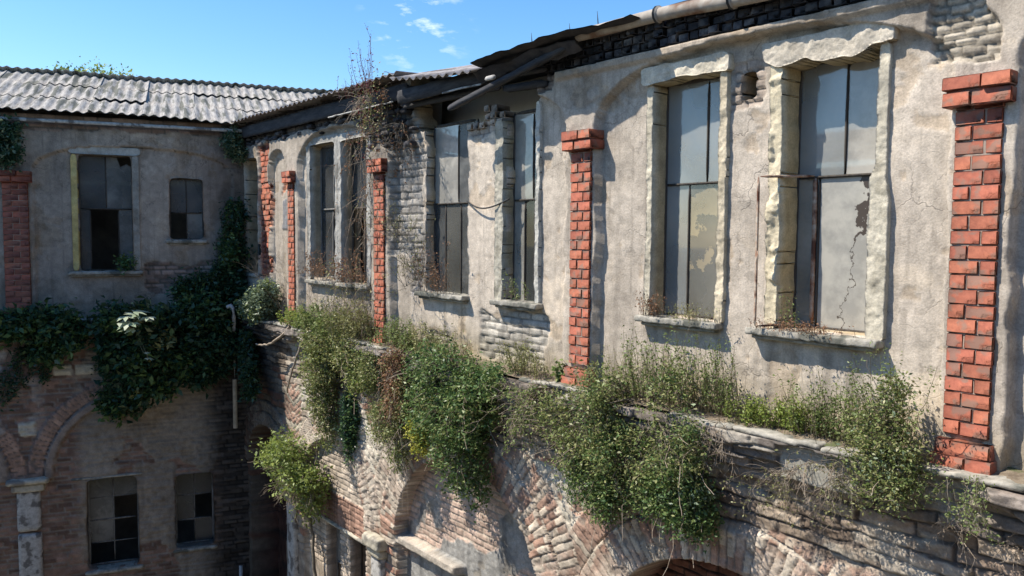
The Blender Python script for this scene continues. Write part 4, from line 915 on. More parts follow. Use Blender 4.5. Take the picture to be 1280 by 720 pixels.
def grid_window(parent, win, nr, panes, seed, label):
    u0, u1, z0, z1, rec = win; v = -rec; mb = MB(); w_ = .04
    rough_box(mb, (u0 - .02, v - .05, z0), (u0 + w_, v, z1), .15, .002, 9, seed); rough_box(mb, (u1 - w_, v - .05, z0), (u1 + .02, v, z1), .15, .002, 9, seed)
    rough_box(mb, (u0 + w_, v - .05, z0), (u1 - w_, v - .002, z0 + w_), .15, .002, 9, seed); rough_box(mb, (u0 + w_, v - .05, z1 - w_), (u1 - w_, v - .002, z1), .15, .002, 9, seed)
    um = (u0 + u1) / 2; rough_box(mb, (um - .014, v - .045, z0 + w_), (um + .014, v - .006, z1 - w_), .2, .001, 9, seed)
    zs = np.linspace(z0, z1, nr + 1)
    for i, z in enumerate(zs[1:-1]): q = .022 if (i == nr // 2 - 1) else .012; rough_box(mb, (u0 + w_, v - .04, z - q), (u1 - w_, v - (.0 if q > .02 else .01), z + q), .2, .001, 9, seed)
    o = mb.build('window', MT['frame_grey'], parent); o['label'] = label; k = 0
    for i in range(nr - 1, -1, -1):
        for a, b in ((um, u1), (u0, um)):
            if panes[k]: panefn('pane', a + .012, b - .012, zs[i] + .01, zs[i + 1] - .01, v - .022, MT[panes[k]], o)
            k += 1
    return o
w = grid_window(B2, LL['a'], 4, ['g_dim2', 'g_dim2', 'g_dim2', None, 'g_dim2', None, None, None], 40, 'lower window of eight small panes, half of them missing')
mb = MB(); rough_box(mb, (1.98, -.14, 3.45), (3.2, .135, 3.50), .06, .006, 8, 3); mb.build('lintel', MT['sill'], w, True); mb = MB(); rough_box(mb, (2.0, -.2, 1.64), (3.0, .16, 1.72), .05, .01, 8, 4); mb.build('sill', MT['sill'], w, True)
w = grid_window(B2, LL['b'], 3, ['g_dim', 'g_dim', 'g_dim', None, None, 'g_dim'], 41, 'lower six-pane window next to the dark corner')
mb = MB(); rough_box(mb, (.68, -.2, 1.84), (1.5, .14, 1.92), .05, .01, 8, 4); mb.build('sill', MT['sill'], w, True)
w = grid_window(B2, LL['c'], 4, ['g_dark'] * 8, 42, 'lower window of eight small dim panes')
for uc in (3.86, 7.5):
    mb = MB(); rough_box(mb, (uc - .34, .0, 3.50), (uc + .34, .30, 3.60), .05, .012, 7, 5); rough_box(mb, (uc - .26, .0, 3.36), (uc + .26, .24, 3.50), .04, .014, 7, 6); o = mb.build('impost', MT['stone'], B2, True)
    mb = MB(); rough_box(mb, (uc - .19, .0, 2.62), (uc + .19, .19, 3.37), .06, .006, 4, 7); rough_box(mb, (uc - .19, .0, 0), (uc + .19, .19, 2.58), .06, .006, 4, 8); mb.build('shaft', MT['paleboard'], o, True)
rl = roof(B2, -2.6, 8.2, .36, 10.06, -3.0, 11.36, 3, 12, jit=.06)
mb = MB(); rough_box(mb, (.0, .24, 9.93), (8, .27, 10.0), .1, .006, 4, 7); mb.build('fascia', MT['paleboard'], rl)
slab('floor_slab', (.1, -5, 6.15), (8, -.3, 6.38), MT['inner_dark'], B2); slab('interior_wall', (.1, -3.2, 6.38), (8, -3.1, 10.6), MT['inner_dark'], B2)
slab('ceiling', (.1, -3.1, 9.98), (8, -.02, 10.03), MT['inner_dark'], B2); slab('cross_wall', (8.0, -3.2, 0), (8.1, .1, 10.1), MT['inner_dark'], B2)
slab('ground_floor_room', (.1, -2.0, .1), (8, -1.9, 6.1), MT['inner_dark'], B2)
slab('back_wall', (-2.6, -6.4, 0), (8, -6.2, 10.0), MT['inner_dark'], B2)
roof(B2, -2.6, 8.2, -6.5, 10.0, -3.0, 11.33, 3, 15, jit=.03)
# drain pipe in the corner
mb = MB(); tube(mb, [(.46, .70, 6.64), (.40, .74, 6.67), (.36, .76, 6.62), (.35, .76, 6.45), (.34, .42, 6.1), (.33, .31, 5.9), (.33, .31, 5.2)], .035, 10); tube(mb, [(.33, .31, 5.2), (.33, .31, 4.25)], .042, 10)
mb.build('drainpipe', MT['pvc'], B2, True); mb = MB(); tube(mb, [(.27, .3, 0.), (.27, .3, 1.5)], .035, 10); mb.build('drainpipe', MT['pvc'], B2, True)
# ---- two unseen wings closing the courtyard, added to cut the sky fill
def unseen_wing(a, b, dep, lab):
    a = np.array(a, float); b = np.array(b, float); L = np.linalg.norm(b - a); d = (b - a) / L; f = Frame(a, d)
    o = tag(empty('unseen_courtyard_wing', f.w(0, 0, 0), f.rz), lab, 'building')
    def fn(u, z):
        h, c = plaster(u, z, 900, (.30, .26, .21), .4); return h, c
    def hf(u, z): q = (u + .5) % 2.2; return (q > .7) & (q < 1.6) & (((z > 7.25) & (z < 9.4)) | ((z > 1.7) & (z < 3.4)))
    relief('wall', np.arange(0, L, .1), np.arange(0, 10.1, .1), fn, o, depth=.3, holes=hf)
    slab('interior_wall', (0, -3, 0), (L, -2.9, 9.9), MT['inner_dark'], o); roof(o, 0, L, .3, 10.1, -4.0, 11.5, 3, 77)
    q = MB(); rough_box(q, (0, -.02, 6.38), (L, .3, 6.46), .3, .01, 4, 3); q.build('ledge', MT['sill'], o)
e1 = FM.w(-5.0, .1, 0)[:2]; e2 = FM.w(-5.0, 15.5, 0)[:2]; e3 = FM.w(10.4, 15.5, 0)[:2]
unseen_wing(e2, e1, 4, 'unseen plastered wing closing the courtyard behind the viewpoint, added to cut sky light')
unseen_wing(FM.w(13, 15.0, 0)[:2], FM.w(-5.0, 15.0, 0)[:2], 4, 'unseen plastered wing facing the sunlit pilasters across the courtyard, added to cut sky light')

# ================================================================== PLANTS
def curves_mesh(C, Rr, n=3):
    """C (m,K,3) polylines, Rr (m,K) radii"""
    m, K, _ = C.shape; t = np.gradient(C, axis=1); t /= np.linalg.norm(t, axis=2)[..., None] + 1e-9
    ref = np.where(np.abs(t[..., 2:3]) < .8, np.array([0, 0, 1.]), np.array([1., 0, 0])); a = np.cross(t, ref); a /= np.linalg.norm(a, axis=2)[..., None] + 1e-9; b = np.cross(t, a)
    th = np.arange(n) * 2 * math.pi / n
    V = C[:, :, None] + (a[:, :, None] * np.cos(th)[None, None, :, None] + b[:, :, None] * np.sin(th)[None, None, :, None]) * Rr[:, :, None, None]
    I = np.arange(m * K * n).reshape(m, K, n); J = np.roll(I, -1, 2)
    Q = np.stack([I[:, :-1], J[:, :-1], J[:, 1:], I[:, 1:]], -1).reshape(-1, 4)
    return V.reshape(-1, 3), Q
def leaves_mesh(P, size, r, aspect=.5, up=.35, bias=None, pts=4):
    n = len(P); size = np.broadcast_to(size, (n,)) * r.uniform(.45, 1.45, n)
    d = r.normal(0, 1, (n, 3)); d[:, 2] *= .7; d /= np.linalg.norm(d, axis=1)[:, None]
    nn = r.normal(0, 1, (n, 3)) + np.array([0, 0, up * 3]) + (0 if bias is None else np.array(bias)); s = np.cross(d, nn); s /= np.linalg.norm(s, axis=1)[:, None] + 1e-9
    nn = np.cross(s, d); L = size[:, None]
    a = P; b = P + d * L * .45 + s * L * aspect * .5 + nn * L * .10; c = P + d * L - nn * L * .12; e = P + d * L * .45 - s * L * aspect * .5 + nn * L * .10
    V = np.stack([a, b, c, e], 1).reshape(-1, 3); Q = np.arange(4 * n).reshape(n, 4); return V, Q
def bez(a, b, sag, K, r, wob=.06):
    """curved twigs between point sets a and b (m,3)"""
    t = np.linspace(0, 1, K)[None, :, None]; m = len(a); L = np.linalg.norm(b - a, axis=1)[:, None, None]
    mid = r.normal(0, 1, (m, 1, 3)) * wob * L * 2; ctr = (a + b)[:, None] / 2 + mid + np.array([0, 0, 1.]) * sag * L
    C = (1 - t) ** 2 * a[:, None] + 2 * t * (1 - t) * ctr + t ** 2 * b[:, None]
    C[:, 1:-1] += r.normal(0, 1, (m, K - 2, 3)) * wob * .25 * L; return C
class Plant:
    def __init__(s, fr, name, label, cat, root, group=None):
        s.f = fr; s.root = np.array(root, float); s.o = tag(empty(name, fr.w(*root), fr.rz), label, cat, group); s.L = {}; s.S = {}; s.r = np.random.default_rng(int(abs(root[0] * 917 + root[1] * 31 + root[2] * 57)) + 3)
    def add_leaves(s, P, size, mat, **k):
        V, Q = leaves_mesh(P - s.root, size, s.r, **k); s.L.setdefault(mat, []).append((V, Q))
    def add_curves(s, C, R, mat, n=3):
        V, Q = curves_mesh(C - s.root, R, n); s.S.setdefault(mat, []).append((V, Q))
    def done(s):
        for D, nm in ((s.S, 'stems'), (s.L, 'foliage')):
            for mat, X in D.items():
                k = 0; V = []; Q = []
                for v, q in X: V.append(v); Q.append(q + k); k += len(v)
                link(nm, np_mesh(nm, np.concatenate(V), [np.concatenate(Q)]), MT[mat], s.o)
        return s.o
def in_ell(r, n, e):
    e = np.array(e); d = r.normal(0, 1, (n, 3)); d /= np.linalg.norm(d, axis=1)[:, None]; d *= r.uniform(.35, 1, (n, 1)) ** .5
    return e[:3] + d * e[3:]
def shrub(fr, name, label, cat, root, ells, clumps, per, size, mats, stem='bark', group=None, crad=.09, aspect=.5, sag=.06, dens=.0, vmin=.02, woody=.008, sticks=0, thin=.0):
    """leafy shrub whose clumps fill a few lobes; twigs run from the root through limbs to every clump"""
    p = Plant(fr, name, label, cat, root, group); r = p.r; root = p.root
    vol = np.array([e[3] * e[4] * e[5] for e in ells]) ** .8; cnt = np.maximum(3, (clumps * vol / vol.sum()).astype(int)); CC = []; LL_ = []
    for e, n in zip(ells, cnt):
        c = in_ell(r, n, e); c = c[c[:, 1] > vmin]; q = fbm(c[:, 0] * 3.5 + 7, c[:, 2] * 3.5 + c[:, 1] * 3, 3, 9); c = c[q > -.34 + dens]; k = max(2, n // 22)
        nodes = in_ell(r, k, (*e[:3], *(np.array(e[3:]) * .45))); nodes[:, 1] = np.maximum(nodes[:, 1], vmin)
        C = bez(np.repeat(root[None], k, 0) + r.normal(0, .02, (k, 3)), nodes, sag, 8, r, .05); p.add_curves(C, np.linspace(1, .45, 8)[None] * woody * r.uniform(.6, 1.2, (k, 1)), stem, 5)
        d = np.linalg.norm(c[:, None] - nodes[None], axis=2); ni = d.argmin(1); src = C[ni, r.integers(5, 8, len(c))]
        tw = bez(src, c, .03, 6, r, .05); p.add_curves(tw, np.linspace(1, .4, 6)[None] * woody * .38 * np.ones((len(c), 1)), stem, 3)
        CC.append(c); LL_.append(tw)
    c = np.concatenate(CC); tw = np.concatenate(LL_)
    for mi, (mat, share) in enumerate(mats):
        n = int(len(c) * per * share); ci = r.integers(0, len(c), n)
        if share < .3: w_ = fbm(c[:, 0] * 2.5 + mi * 9, c[:, 2] * 2.5, 3, 40 + mi); w_ = np.exp(w_ * 7); ci = r.choice(len(c), n, p=w_ / w_.sum())
        P = c[ci] + r.normal(0, crad * .55, (n, 3)); k = r.random(n) < .3; P[k] = tw[ci[k], r.integers(2, 6, k.sum())] + r.normal(0, crad * .3, (k.sum(), 3))
        P[:, 1] = np.maximum(P[:, 1], vmin); p.add_leaves(P, size, mat, aspect=aspect)
    if sticks:
        e = c[r.integers(0, len(c), sticks)]; out = e + (e - root) * r.uniform(.1, .4, (sticks, 1)) + r.normal(0, .05, (sticks, 3)); C = bez(e, out, .05, 6, r, .08); p.add_curves(C, np.full((sticks, 6), .0028), 'dry', 3)
    return p
def stalks(p, base, n, hmin, hmax, spread, leaf, size, mat, stem='stem', lean=(0, .15, 0), per=26, rad=.0035, aspect=.42, K=9, bush=0.):
    """upright leafy weed stalks round the points in base (m,3)"""
    r = p.r; base = np.array(base, float); b = base[r.integers(0, len(base), n)] + np.stack([r.normal(0, spread, n), np.abs(r.normal(0, spread * .5, n)), np.zeros(n)], 1)
    h = r.uniform(hmin, hmax, n); top = b + np.stack([r.normal(0, .16, n), r.normal(.04, .12, n), np.ones(n)], 1) * h[:, None] + np.array(lean) * h[:, None]; top[:, 1] = np.maximum(top[:, 1], .05)
    C = bez(b, top, .04, K, r, .035); p.add_curves(C, np.linspace(1, .35, K)[None] * rad * np.ones((n, 1)), stem, 3)
    if leaf:
        m = int(n * per); ci = r.integers(0, n, m); t = r.uniform(.12, 1, m) * (K - 1); i0 = np.minimum(t.astype(int), K - 2); f = (t - i0)[:, None]
        P = C[ci, i0] * (1 - f) + C[ci, i0 + 1] * f + r.normal(0, .012 + bush, (m, 3)); P[:, 1] = np.maximum(P[:, 1], .02); p.add_leaves(P, size, mat, aspect=aspect)
    return C
def twigs(p, roots, n, L, dirv, spread, mat, rad=.003, sub=3, K=10, grav=-.5, curl=.5):
    """tangle of bare twigs: random walks that fork"""
    r = p.r; roots = np.array(roots, float)
    def walk(P0, D0, L_, n_, rad_):
        C = np.zeros((n_, K, 3)); C[:, 0] = P0; D = D0 / np.linalg.norm(D0, axis=1)[:, None]; st = (L_ / (K - 1))[:, None]
        for i in range(1, K):
            D = D + r.normal(0, curl / math.sqrt(K), (n_, 3)) + np.array([0, 0, grav / K]); D /= np.linalg.norm(D, axis=1)[:, None]; C[:, i] = C[:, i - 1] + D * st; C[:, i, 1] = np.maximum(C[:, i, 1], .03)
        p.add_curves(C, np.linspace(1, .4, K)[None] * rad_ * np.ones((n_, 1)), mat, 3); return C
    P0 = roots[r.integers(0, len(roots), n)] + r.normal(0, .03, (n, 3)); D0 = np.array(dirv) + r.normal(0, spread, (n, 3)); Ls = L * r.uniform(.5, 1.2, n)
    C = walk(P0, D0, Ls, n, rad)
    if sub:
        m = n * sub; ci = r.integers(0, n, m); k = r.integers(2, K - 1, m); D = C[ci, k] - C[ci, k - 1]; D /= np.linalg.norm(D, axis=1)[:, None] + 1e-9
        C2 = walk(C[ci, k], D + r.normal(0, .55, (m, 3)), L * r.uniform(.15, .45, m), m, rad * .6); return np.concatenate([C, C2])
    return C
LD = 6.45
# big dense shrub below the middle windows
p = shrub(FM, 'shrub', 'big dark green shrub hanging in a dense cone from the ledge below the middle windows', 'shrub', (5.6, .12, LD),
    [(5.9, .42, 6.3, .75, .34, .40), (5.55, .50, 5.85, .72, .38, .45), (5.5, .42, 5.35, .48, .32, .42), (5.15, .42, 6.15, .50, .32, .42), (6.35, .36, 5.75, .38, .26, .38), (5.35, .35, 4.98, .26, .2, .25), (4.75, .38, 6.3, .32, .25, .28)],
    1000, 24, .046, [('lf_deep', .62), ('lf_mid', .32), ('lf_olive', .06)], sticks=60, dens=.12)
p.done()
p = shrub(FM, 'shrub', 'small yellow-green shrub tucked at the left foot of the big dark shrub', 'shrub', (6.45, .12, 5.75), [(6.42, .42, 5.48, .13, .12, .17), (6.35, .42, 5.3, .10, .1, .12)], 70, 26, .038, [('lf_yel', .7), ('lf_lime', .3)])
p.done()
# wide shrub right of the second pilaster
p = shrub(FM, 'shrub', 'widest grey-green shrub spilling over the ledge under the dirt-caked window', 'shrub', (2.8, .12, LD),
    [(2.55, .38, 6.62, .42, .28, .26), (3.15, .42, 6.55, .36, .26, .24), (3.35, .46, 6.2, .48, .34, .34), (2.35, .48, 6.15, .45, .36, .38), (3.45, .40, 5.85, .40, .28, .30), (2.85, .46, 5.85, .42, .32, .36), (3.85, .40, 6.06, .30, .26, .28), (3.5, .3, 6.42, .22, .2, .12)],
    1050, 22, .037, [('lf_mid', .48), ('lf_olive', .40), ('lf_deep', .12)], sticks=80, dens=.20, crad=.10, aspect=.45)
p.done()
p = shrub(FM, 'shrub', 'dark drooping shrub hanging lowest above the arch crown', 'shrub', (2.3, .12, 6.35),
    [(2.25, .42, 5.85, .32, .26, .30), (2.12, .40, 5.66, .26, .24, .24), (2.05, .36, 5.54, .16, .18, .16), (2.5, .38, 5.65, .26, .2, .24)], 420, 24, .034, [('lf_deep', .6), ('lf_mid', .32), ('lf_blue', .08)], sticks=30)
p.done()
p = shrub(FM, 'shrub', 'dark shrub lobe hanging over the herringbone brickwork', 'shrub', (3.35, .12, 6.3),
    [(3.35, .38, 5.62, .26, .24, .28), (3.12, .38, 5.42, .2, .2, .2), (3.0, .36, 5.62, .25, .2, .2)], 260, 24, .034, [('lf_deep', .55), ('lf_mid', .45)], sticks=20)
p.done()
# tall bush near the nearest pilaster
p = shrub(FM, 'bush', 'tall grey-green bush in front of the nearest brick pilaster', 'bush', (.42, .16, LD),
    [(.50, .34, 6.62, .24, .2, .24), (.42, .36, 6.42, .30, .2, .2), (.45, .30, 6.9, .13, .12, .2), (.42, .42, 6.25, .22, .14, .14)], 330, 22, .028, [('lf_mid', .5), ('lf_olive', .4), ('lf_blue', .1)], sticks=24)
stalks(p, [(.45, .2, LD), (.36, .2, LD)], 12, .5, .82, .07, True, .022, 'lf_mid', per=90, bush=.018)
stalks(p, [(.75, .2, LD)], 6, .4, .6, .05, True, .02, 'lf_mid', per=60, bush=.012); p.done()
p = Plant(FM, 'creeper', 'small-leaved creeper trailing over the ledge below the nearest pilaster base', 'creeper', (.15, .3, 6.43)); r = p.r
C = twigs(p, [(.25, .32, 6.42), (.05, .32, 6.42), (-.1, .33, 6.42)], 26, .34, (-.2, .5, -.3), .5, 'bark', .0025, 3); P = C[r.integers(0, len(C), 900), r.integers(1, 10, 900)] + r.normal(0, .012, (900, 3)); p.add_leaves(P, .022, 'lf_mid'); p.done()
# weeds on the ledge, under windows
WD = [((2.0, .1, LD), 'leafy upright weeds rising beside the right edge of the widest shrub', 44, .28, .72, .16, 'lf_mid', .024),
      ((2.55, .08, LD), 'dense upright weeds reaching the sill of the dirt-caked window', 70, .3, .74, .24, 'lf_mid', .030),
      ((3.1, .08, LD), 'thin pale weed stems behind the widest shrub, close to the second pilaster', 30, .25, .5, .15, 'lf_olive', .020),
      ((1.62, .12, LD), 'low lime-green weeds at the bare end of the ledge slab', 50, .10, .24, .12, 'lf_lime', .026),
      ((1.28, .10, LD), 'bright green weed patch under the window with the swung-out casement', 60, .10, .30, .10, 'lf_lime', .026),
      ((.95, .10, LD), 'sprawling mid-green weeds right of the lime-green patch on the ledge', 60, .18, .56, .15, 'lf_mid', .028),
      ((8.6, .12, LD), 'yellowish weeds under the dark creeper-hung windows', 90, .2, .5, .30, 'lf_olive', .04),
      ((9.5, .12, LD), 'light green weeds spreading over the far ledge', 110, .15, .45, .35, 'lf_mid', .045),
      ((10.5, .15, LD), 'sparse low weeds next to the fourth pilaster foot', 60, .1, .35, .25, 'lf_lime', .04),
      ((7.3, .10, LD), 'weeds filling the corner between third pilaster and bare brick', 60, .15, .45, .25, 'lf_mid', .035),
      ((6.4, .08, LD), 'spiky weeds behind the big dark shrub', 50, .2, .45, .3, 'lf_olive', .032),
      ((4.6, .10, LD), 'loose weeds under the narrow window, left of the second pilaster', 44, .15, .42, .2, 'lf_olive', .028)]
for root, lab, n, h0, h1, sp, mat, sz in WD:
    p = Plant(FM, 'weed_clump', lab, 'weeds', root, 'weeds growing on the ledge'); stalks(p, [root], n, h0, h1, sp, True, sz, mat, per=34, bush=.006, lean=(0, .12, 0)); 
    stalks(p, [root], max(4, n // 6), h1, h1 * 1.25, sp, False, 0, mat, stem='dry', rad=.002); p.done()
p = Plant(FM, 'potted_seedling', 'small round-leaved plant beside the foot of the second pilaster', 'plant', (4.05, .12, LD)); p.o.name = 'seedling'; stalks(p, [(4.05, .12, LD)], 10, .1, .24, .04, True, .05, 'lf_mid', per=12, aspect=.8); p.done()
# bare tangles
def tangle(name, lab, root, n, L, d, spread, mat='dry', rad=.003, sub=4, grav=-.8, roots=None, curl=.8, fr=FM, leaf=None, nl=0, ls=.03):
    p = Plant(fr, name, lab, 'dry plant', root); C = twigs(p, roots or [root], n, L, d, spread, mat, rad, sub, 10, grav, curl)
    if leaf: P = C[p.r.integers(0, len(C), nl), p.r.integers(2, 10, nl)] + p.r.normal(0, .012, (nl, 3)); p.add_leaves(P, ls, leaf)
    p.done()
tangle('dry_bramble', 'grey tangle of bare twigs hanging right of the widest shrub', (1.85, .30, 6.42), 44, .46, (.0, .25, -.5), .35, roots=[(1.9, .3, 6.44), (1.8, .32, 6.40), (1.98, .32, 6.3)])
tangle('dry_bramble', 'curled bare twigs hanging from the ledge below the grey render panel', (1.0, .30, 6.35), 34, .42, (.0, .3, -.4), .5, roots=[(1.05, .3, 6.3), (.85, .3, 6.28), (1.2, .28, 6.2)], curl=1.1)
tangle('dry_bramble', 'olive-leaved twigs drooping between the two bare tangles', (.62, .30, 6.38), 60, .46, (.25, .3, -.5), .45, mat='bark', leaf='lf_olive', nl=900, ls=.024, roots=[(.6, .3, 6.38), (.75, .32, 6.3), (1.25, .25, 6.15)])
tangle('dry_bramble', 'brown stems drooping between the big dark shrub and the widest shrub', (4.3, .28, 6.35), 60, .58, (.0, .3, -.6), .35, mat='dry', rad=.004, leaf='lf_mid', nl=1600, ls=.036, roots=[(4.3, .3, 6.4), (4.05, .3, 6.38), (4.5, .3, 6.2)])
tangle('dry_bramble', 'pale roots splayed on the rubble below the nearest pilaster', (-.02, .22, 6.02), 16, .22, (-.3, .4, -.2), .7, rad=.0035, roots=[(.08, .2, 6.05)], curl=.5)
tangle('dry_bramble', 'small white root tuft at the right end of the rubble courses', (-.3, .2, 6.0), 14, .16, (-.2, .4, -.3), .7, rad=.003, roots=[(-.32, .2, 6.02)], curl=.9)
# rusty-brown hanging creeper and its green fringe
p = shrub(FM, 'creeper', 'rusty brown withered creeper hanging beside the third pilaster foot', 'creeper', (7.15, .2, 6.5), [(7.1, .40, 6.2, .26, .16, .28), (7.0, .42, 5.8, .24, .16, .32), (7.2, .36, 5.5, .2, .14, .2)], 300, 26, .035, [('lf_brown', .75), ('lf_olive', .25)], stem='dry', sticks=90); p.done()
p = shrub(FM, 'creeper', 'grey-green creeper falling to a point below the withered brown one', 'creeper', (7.6, .2, 6.42), [(7.75, .36, 6.05, .30, .2, .32), (7.35, .40, 5.45, .30, .2, .36), (6.95, .42, 5.30, .22, .18, .26), (7.05, .36, 4.95, .16, .14, .2)], 330, 26, .034, [('lf_mid', .5), ('lf_olive', .5)], sticks=60); p.done()
# hanging vine at the far end, lit
p = shrub(FM, 'creeper', 'long sunlit creeper hanging from the far ledge in two strands', 'creeper', (9.2, .2, LD), [(9.25, .40, 6.30, .65, .26, .28), (9.35, .42, 5.85, .42, .24, .40), (9.35, .36, 5.35, .30, .2, .36), (9.25, .30, 4.9, .2, .16, .28), (8.45, .38, 6.25, .4, .22, .24), (8.15, .36, 5.95, .24, .2, .26)], 720, 26, .042, [('lf_olive', .52), ('lf_mid', .38), ('lf_lime', .10)], sticks=70, crad=.10); p.done()
p = shrub(FM, 'creeper', 'dark leafy creeper strand clinging to the wall under the sunlit one', 'creeper', (8.9, .15, 5.7), [(8.72, .2, 5.2, .16, .12, .45), (8.75, .18, 4.75, .12, .1, .25)], 120, 26, .05, [('lf_ivy', .7), ('lf_deep', .3)], vmin=.12); p.done()
p = shrub(FM, 'bush', 'bright yellow-green bush growing from the wall in the dark corner', 'bush', (10.3, .15, 3.95), [(10.15, .60, 4.45, .36, .36, .2), (11.1, .5, 4.1, .3, .3, .12), (9.65, .35, 3.95, .2, .2, .2), (10.2, .25, 3.4, .16, .12, .3), (10.6, .5, 4.2, .42, .32, .2), (9.9, .45, 4.05, .34, .28, .24), (10.3, .5, 4.6, .24, .24, .2), (10.0, .7, 4.1, .2, .2, .16), (10.9, .45, 4.35, .3, .25, .14), (9.8, .3, 3.75, .24, .2, .28), (10.6, .4, 3.8, .3, .24, .2)], 420, 20, .065, [('lf_lime', .55), ('lf_mid', .45)], crad=.15, woody=.012, dens=.16, sticks=60); twigs(p, [(10.2, .4, 4.0), (10.5, .3, 4.1), (9.9, .3, 3.9)], 130, .55, (.1, .3, -.3), .6, 'dry', .005, 3); p.done()
p = Plant(FM, 'dead_trunk', 'pale dead stem leaning down the wall below the yellow-green bush', 'dry plant', (10.1, .3, 3.9)); C = bez(np.array([[10.35, .18, 3.8], [10.5, .2, 3.9]]), np.array([[10.05, .2, 2.0], [10.75, .2, 3.0]]), 0, 12, p.r, .06); p.add_curves(C, np.linspace(1, 1.5, 12)[None] * np.array([[.022], [.012]]), 'bark', 7); p.done()
p = shrub(FM, 'bush', 'pale bluish bush on the ledge in the corner', 'bush', (12.0, .2, LD), [(11.95, .32, 6.75, .42, .24, .30), (12.2, .35, 6.62, .30, .2, .2), (11.7, .3, 6.95, .22, .2, .18)], 260, 26, .055, [('lf_blue', .8), ('lf_mid', .2)], crad=.11); p.done()
# pale roots that cross the ledge front near the corner
p = Plant(FM, 'bare_root', 'two pale roots curving down over the far ledge edge', 'root', (10.6, .34, 6.45)); C = bez(np.array([[10.6, .34, 6.45], [9.9, .36, 6.42]]), np.array([[11.9, .42, 6.02], [10.5, .44, 5.35]]), -.12, 16, p.r, .02); p.add_curves(C, np.linspace(1.1, .7, 16)[None] * np.array([[.022], [.022]]), 'dry', 6); p.done()
# dry weeds in windows
SW = [((6.45, .02, 7.26), 'dry whitish weeds crowding the sill left of the stump wall', 40, .2, .75, .18, 'lf_brown', .03, .5),
      ((4.95, .0, 7.25), 'little dry weeds on the narrow window sill', 16, .1, .32, .1, 'lf_mid', .028, .3),
      ((2.85, .06, 7.25), 'dry brown weed at the left end of the dirt-caked window sill', 34, .08, .28, .07, 'lf_brown', .022, .6),
      ((2.45, .02, 7.25), 'low dry grass along the dirt-caked window sill', 40, .04, .16, .18, 'lf_olive', .018, .5),
      ((1.42, .0, 7.26), 'thin green sprig on the sill behind the swung-out casement', 9, .12, .34, .05, 'lf_mid', .022, .3),
      ((1.3, .02, 7.25), 'mat of withered plants on the sill under the casement', 60, .02, .08, .2, 'lf_brown', .02, .6),
      ((9.95, .04, 7.3), 'tangled dry weeds on the sill of the farthest paired window', 50, .12, .5, .25, 'lf_brown', .035, .6),
      ((8.9, .05, 7.26), 'dry weeds with seed heads on the sill next to the third pilaster', 60, .15, .6, .25, 'lf_brown', .035, .6)]
for root, lab, n, h0, h1, sp, mat, sz, q in SW:
    p = Plant(FM, 'sill_weeds', lab, 'weeds', root, 'dry weeds on the window sills'); stalks(p, [root], n, h0, h1, sp, True, sz, mat, stem='dry', per=12, rad=.0028, bush=.008, lean=(0, .2, 0)); p.done()
# climbing dry creepers over the far half
tangle('dry_creeper', 'dry creeper net over the wall around the third pilaster cap', (7.9, .2, 9.3), 46, .7, (0, .12, .0), .6, mat='bark', rad=.005, grav=-1.2, roots=[(7.6, .14, 9.9), (8.2, .14, 9.7), (7.3, .14, 9.5), (8.0, .28, 9.1)], leaf='lf_brown', nl=900, ls=.035, curl=.9)
tangle('dry_creeper', 'dry creeper hanging over the dark window next to the third pilaster', (8.7, .15, 9.4), 16, 1.1, (0, .06, -1), .3, mat='dry', rad=.004, grav=-1.2, roots=[(8.4, .14, 9.6), (8.9, .12, 9.5), (8.3, .14, 8.6)], leaf='lf_brown', nl=160, ls=.03, curl=.6)
tangle('dry_creeper', 'brown creeper stems rising from the ledge under the paired windows', (8.9, .12, 6.5), 40, 1.0, (0, .06, 1), .28, mat='dry', rad=.0045, grav=.3, roots=[(8.6, .14, 6.5), (9.2, .14, 6.5), (8.2, .2, 6.5)], leaf='lf_olive', nl=900, ls=.035, curl=.5)
tangle('dry_creeper', 'thin bare stems up the panel right of the fourth pilaster', (10.2, .12, 6.6), 20, 1.3, (0, .03, 1), .22, mat='dry', rad=.003, grav=.1, roots=[(10.4, .1, 6.5), (9.9, .12, 6.5), (11.4, .1, 6.6)], curl=.4)
tangle('dry_creeper', 'creeper clinging to the bare brick beside the third pilaster', (7.4, .1, 7.9), 40, .8, (0, .05, .8), .5, mat='bark', rad=.004, grav=0, roots=[(7.3, .1, 7.3), (7.5, .1, 8.0), (7.0, .1, 7.4)], leaf='lf_olive', nl=500, ls=.03)
p = Plant(FM, 'roof_weed', 'tall reddish weed standing against the sky above the eave', 'plant', (7.75, .3, 10.0)); stalks(p, [(7.75, .35, 9.95)], 9, .35, .95, .10, True, .028, 'lf_red', stem='dryred', per=22, rad=.005, bush=.012); stalks(p, [(8.3, .35, 9.95)], 5, .2, .5, .14, True, .025, 'lf_brown', stem='dryred', per=10, rad=.004)
twigs(p, [(7.7, .38, 9.95), (7.9, .38, 9.9)], 30, .5, (0, .2, -.4), .5, 'dry', .004, 3); p.add_leaves(np.array([7.75, .42, 9.75]) + p.r.normal(0, 1, (160, 3)) * np.array([.16, .06, .22]), .03, 'lf_red'); p.add_leaves(np.array([7.75, .40, 9.7]) + p.r.normal(0, 1, (400, 3)) * np.array([.2, .06, .25]), .035, 'lf_olive'); p.done()
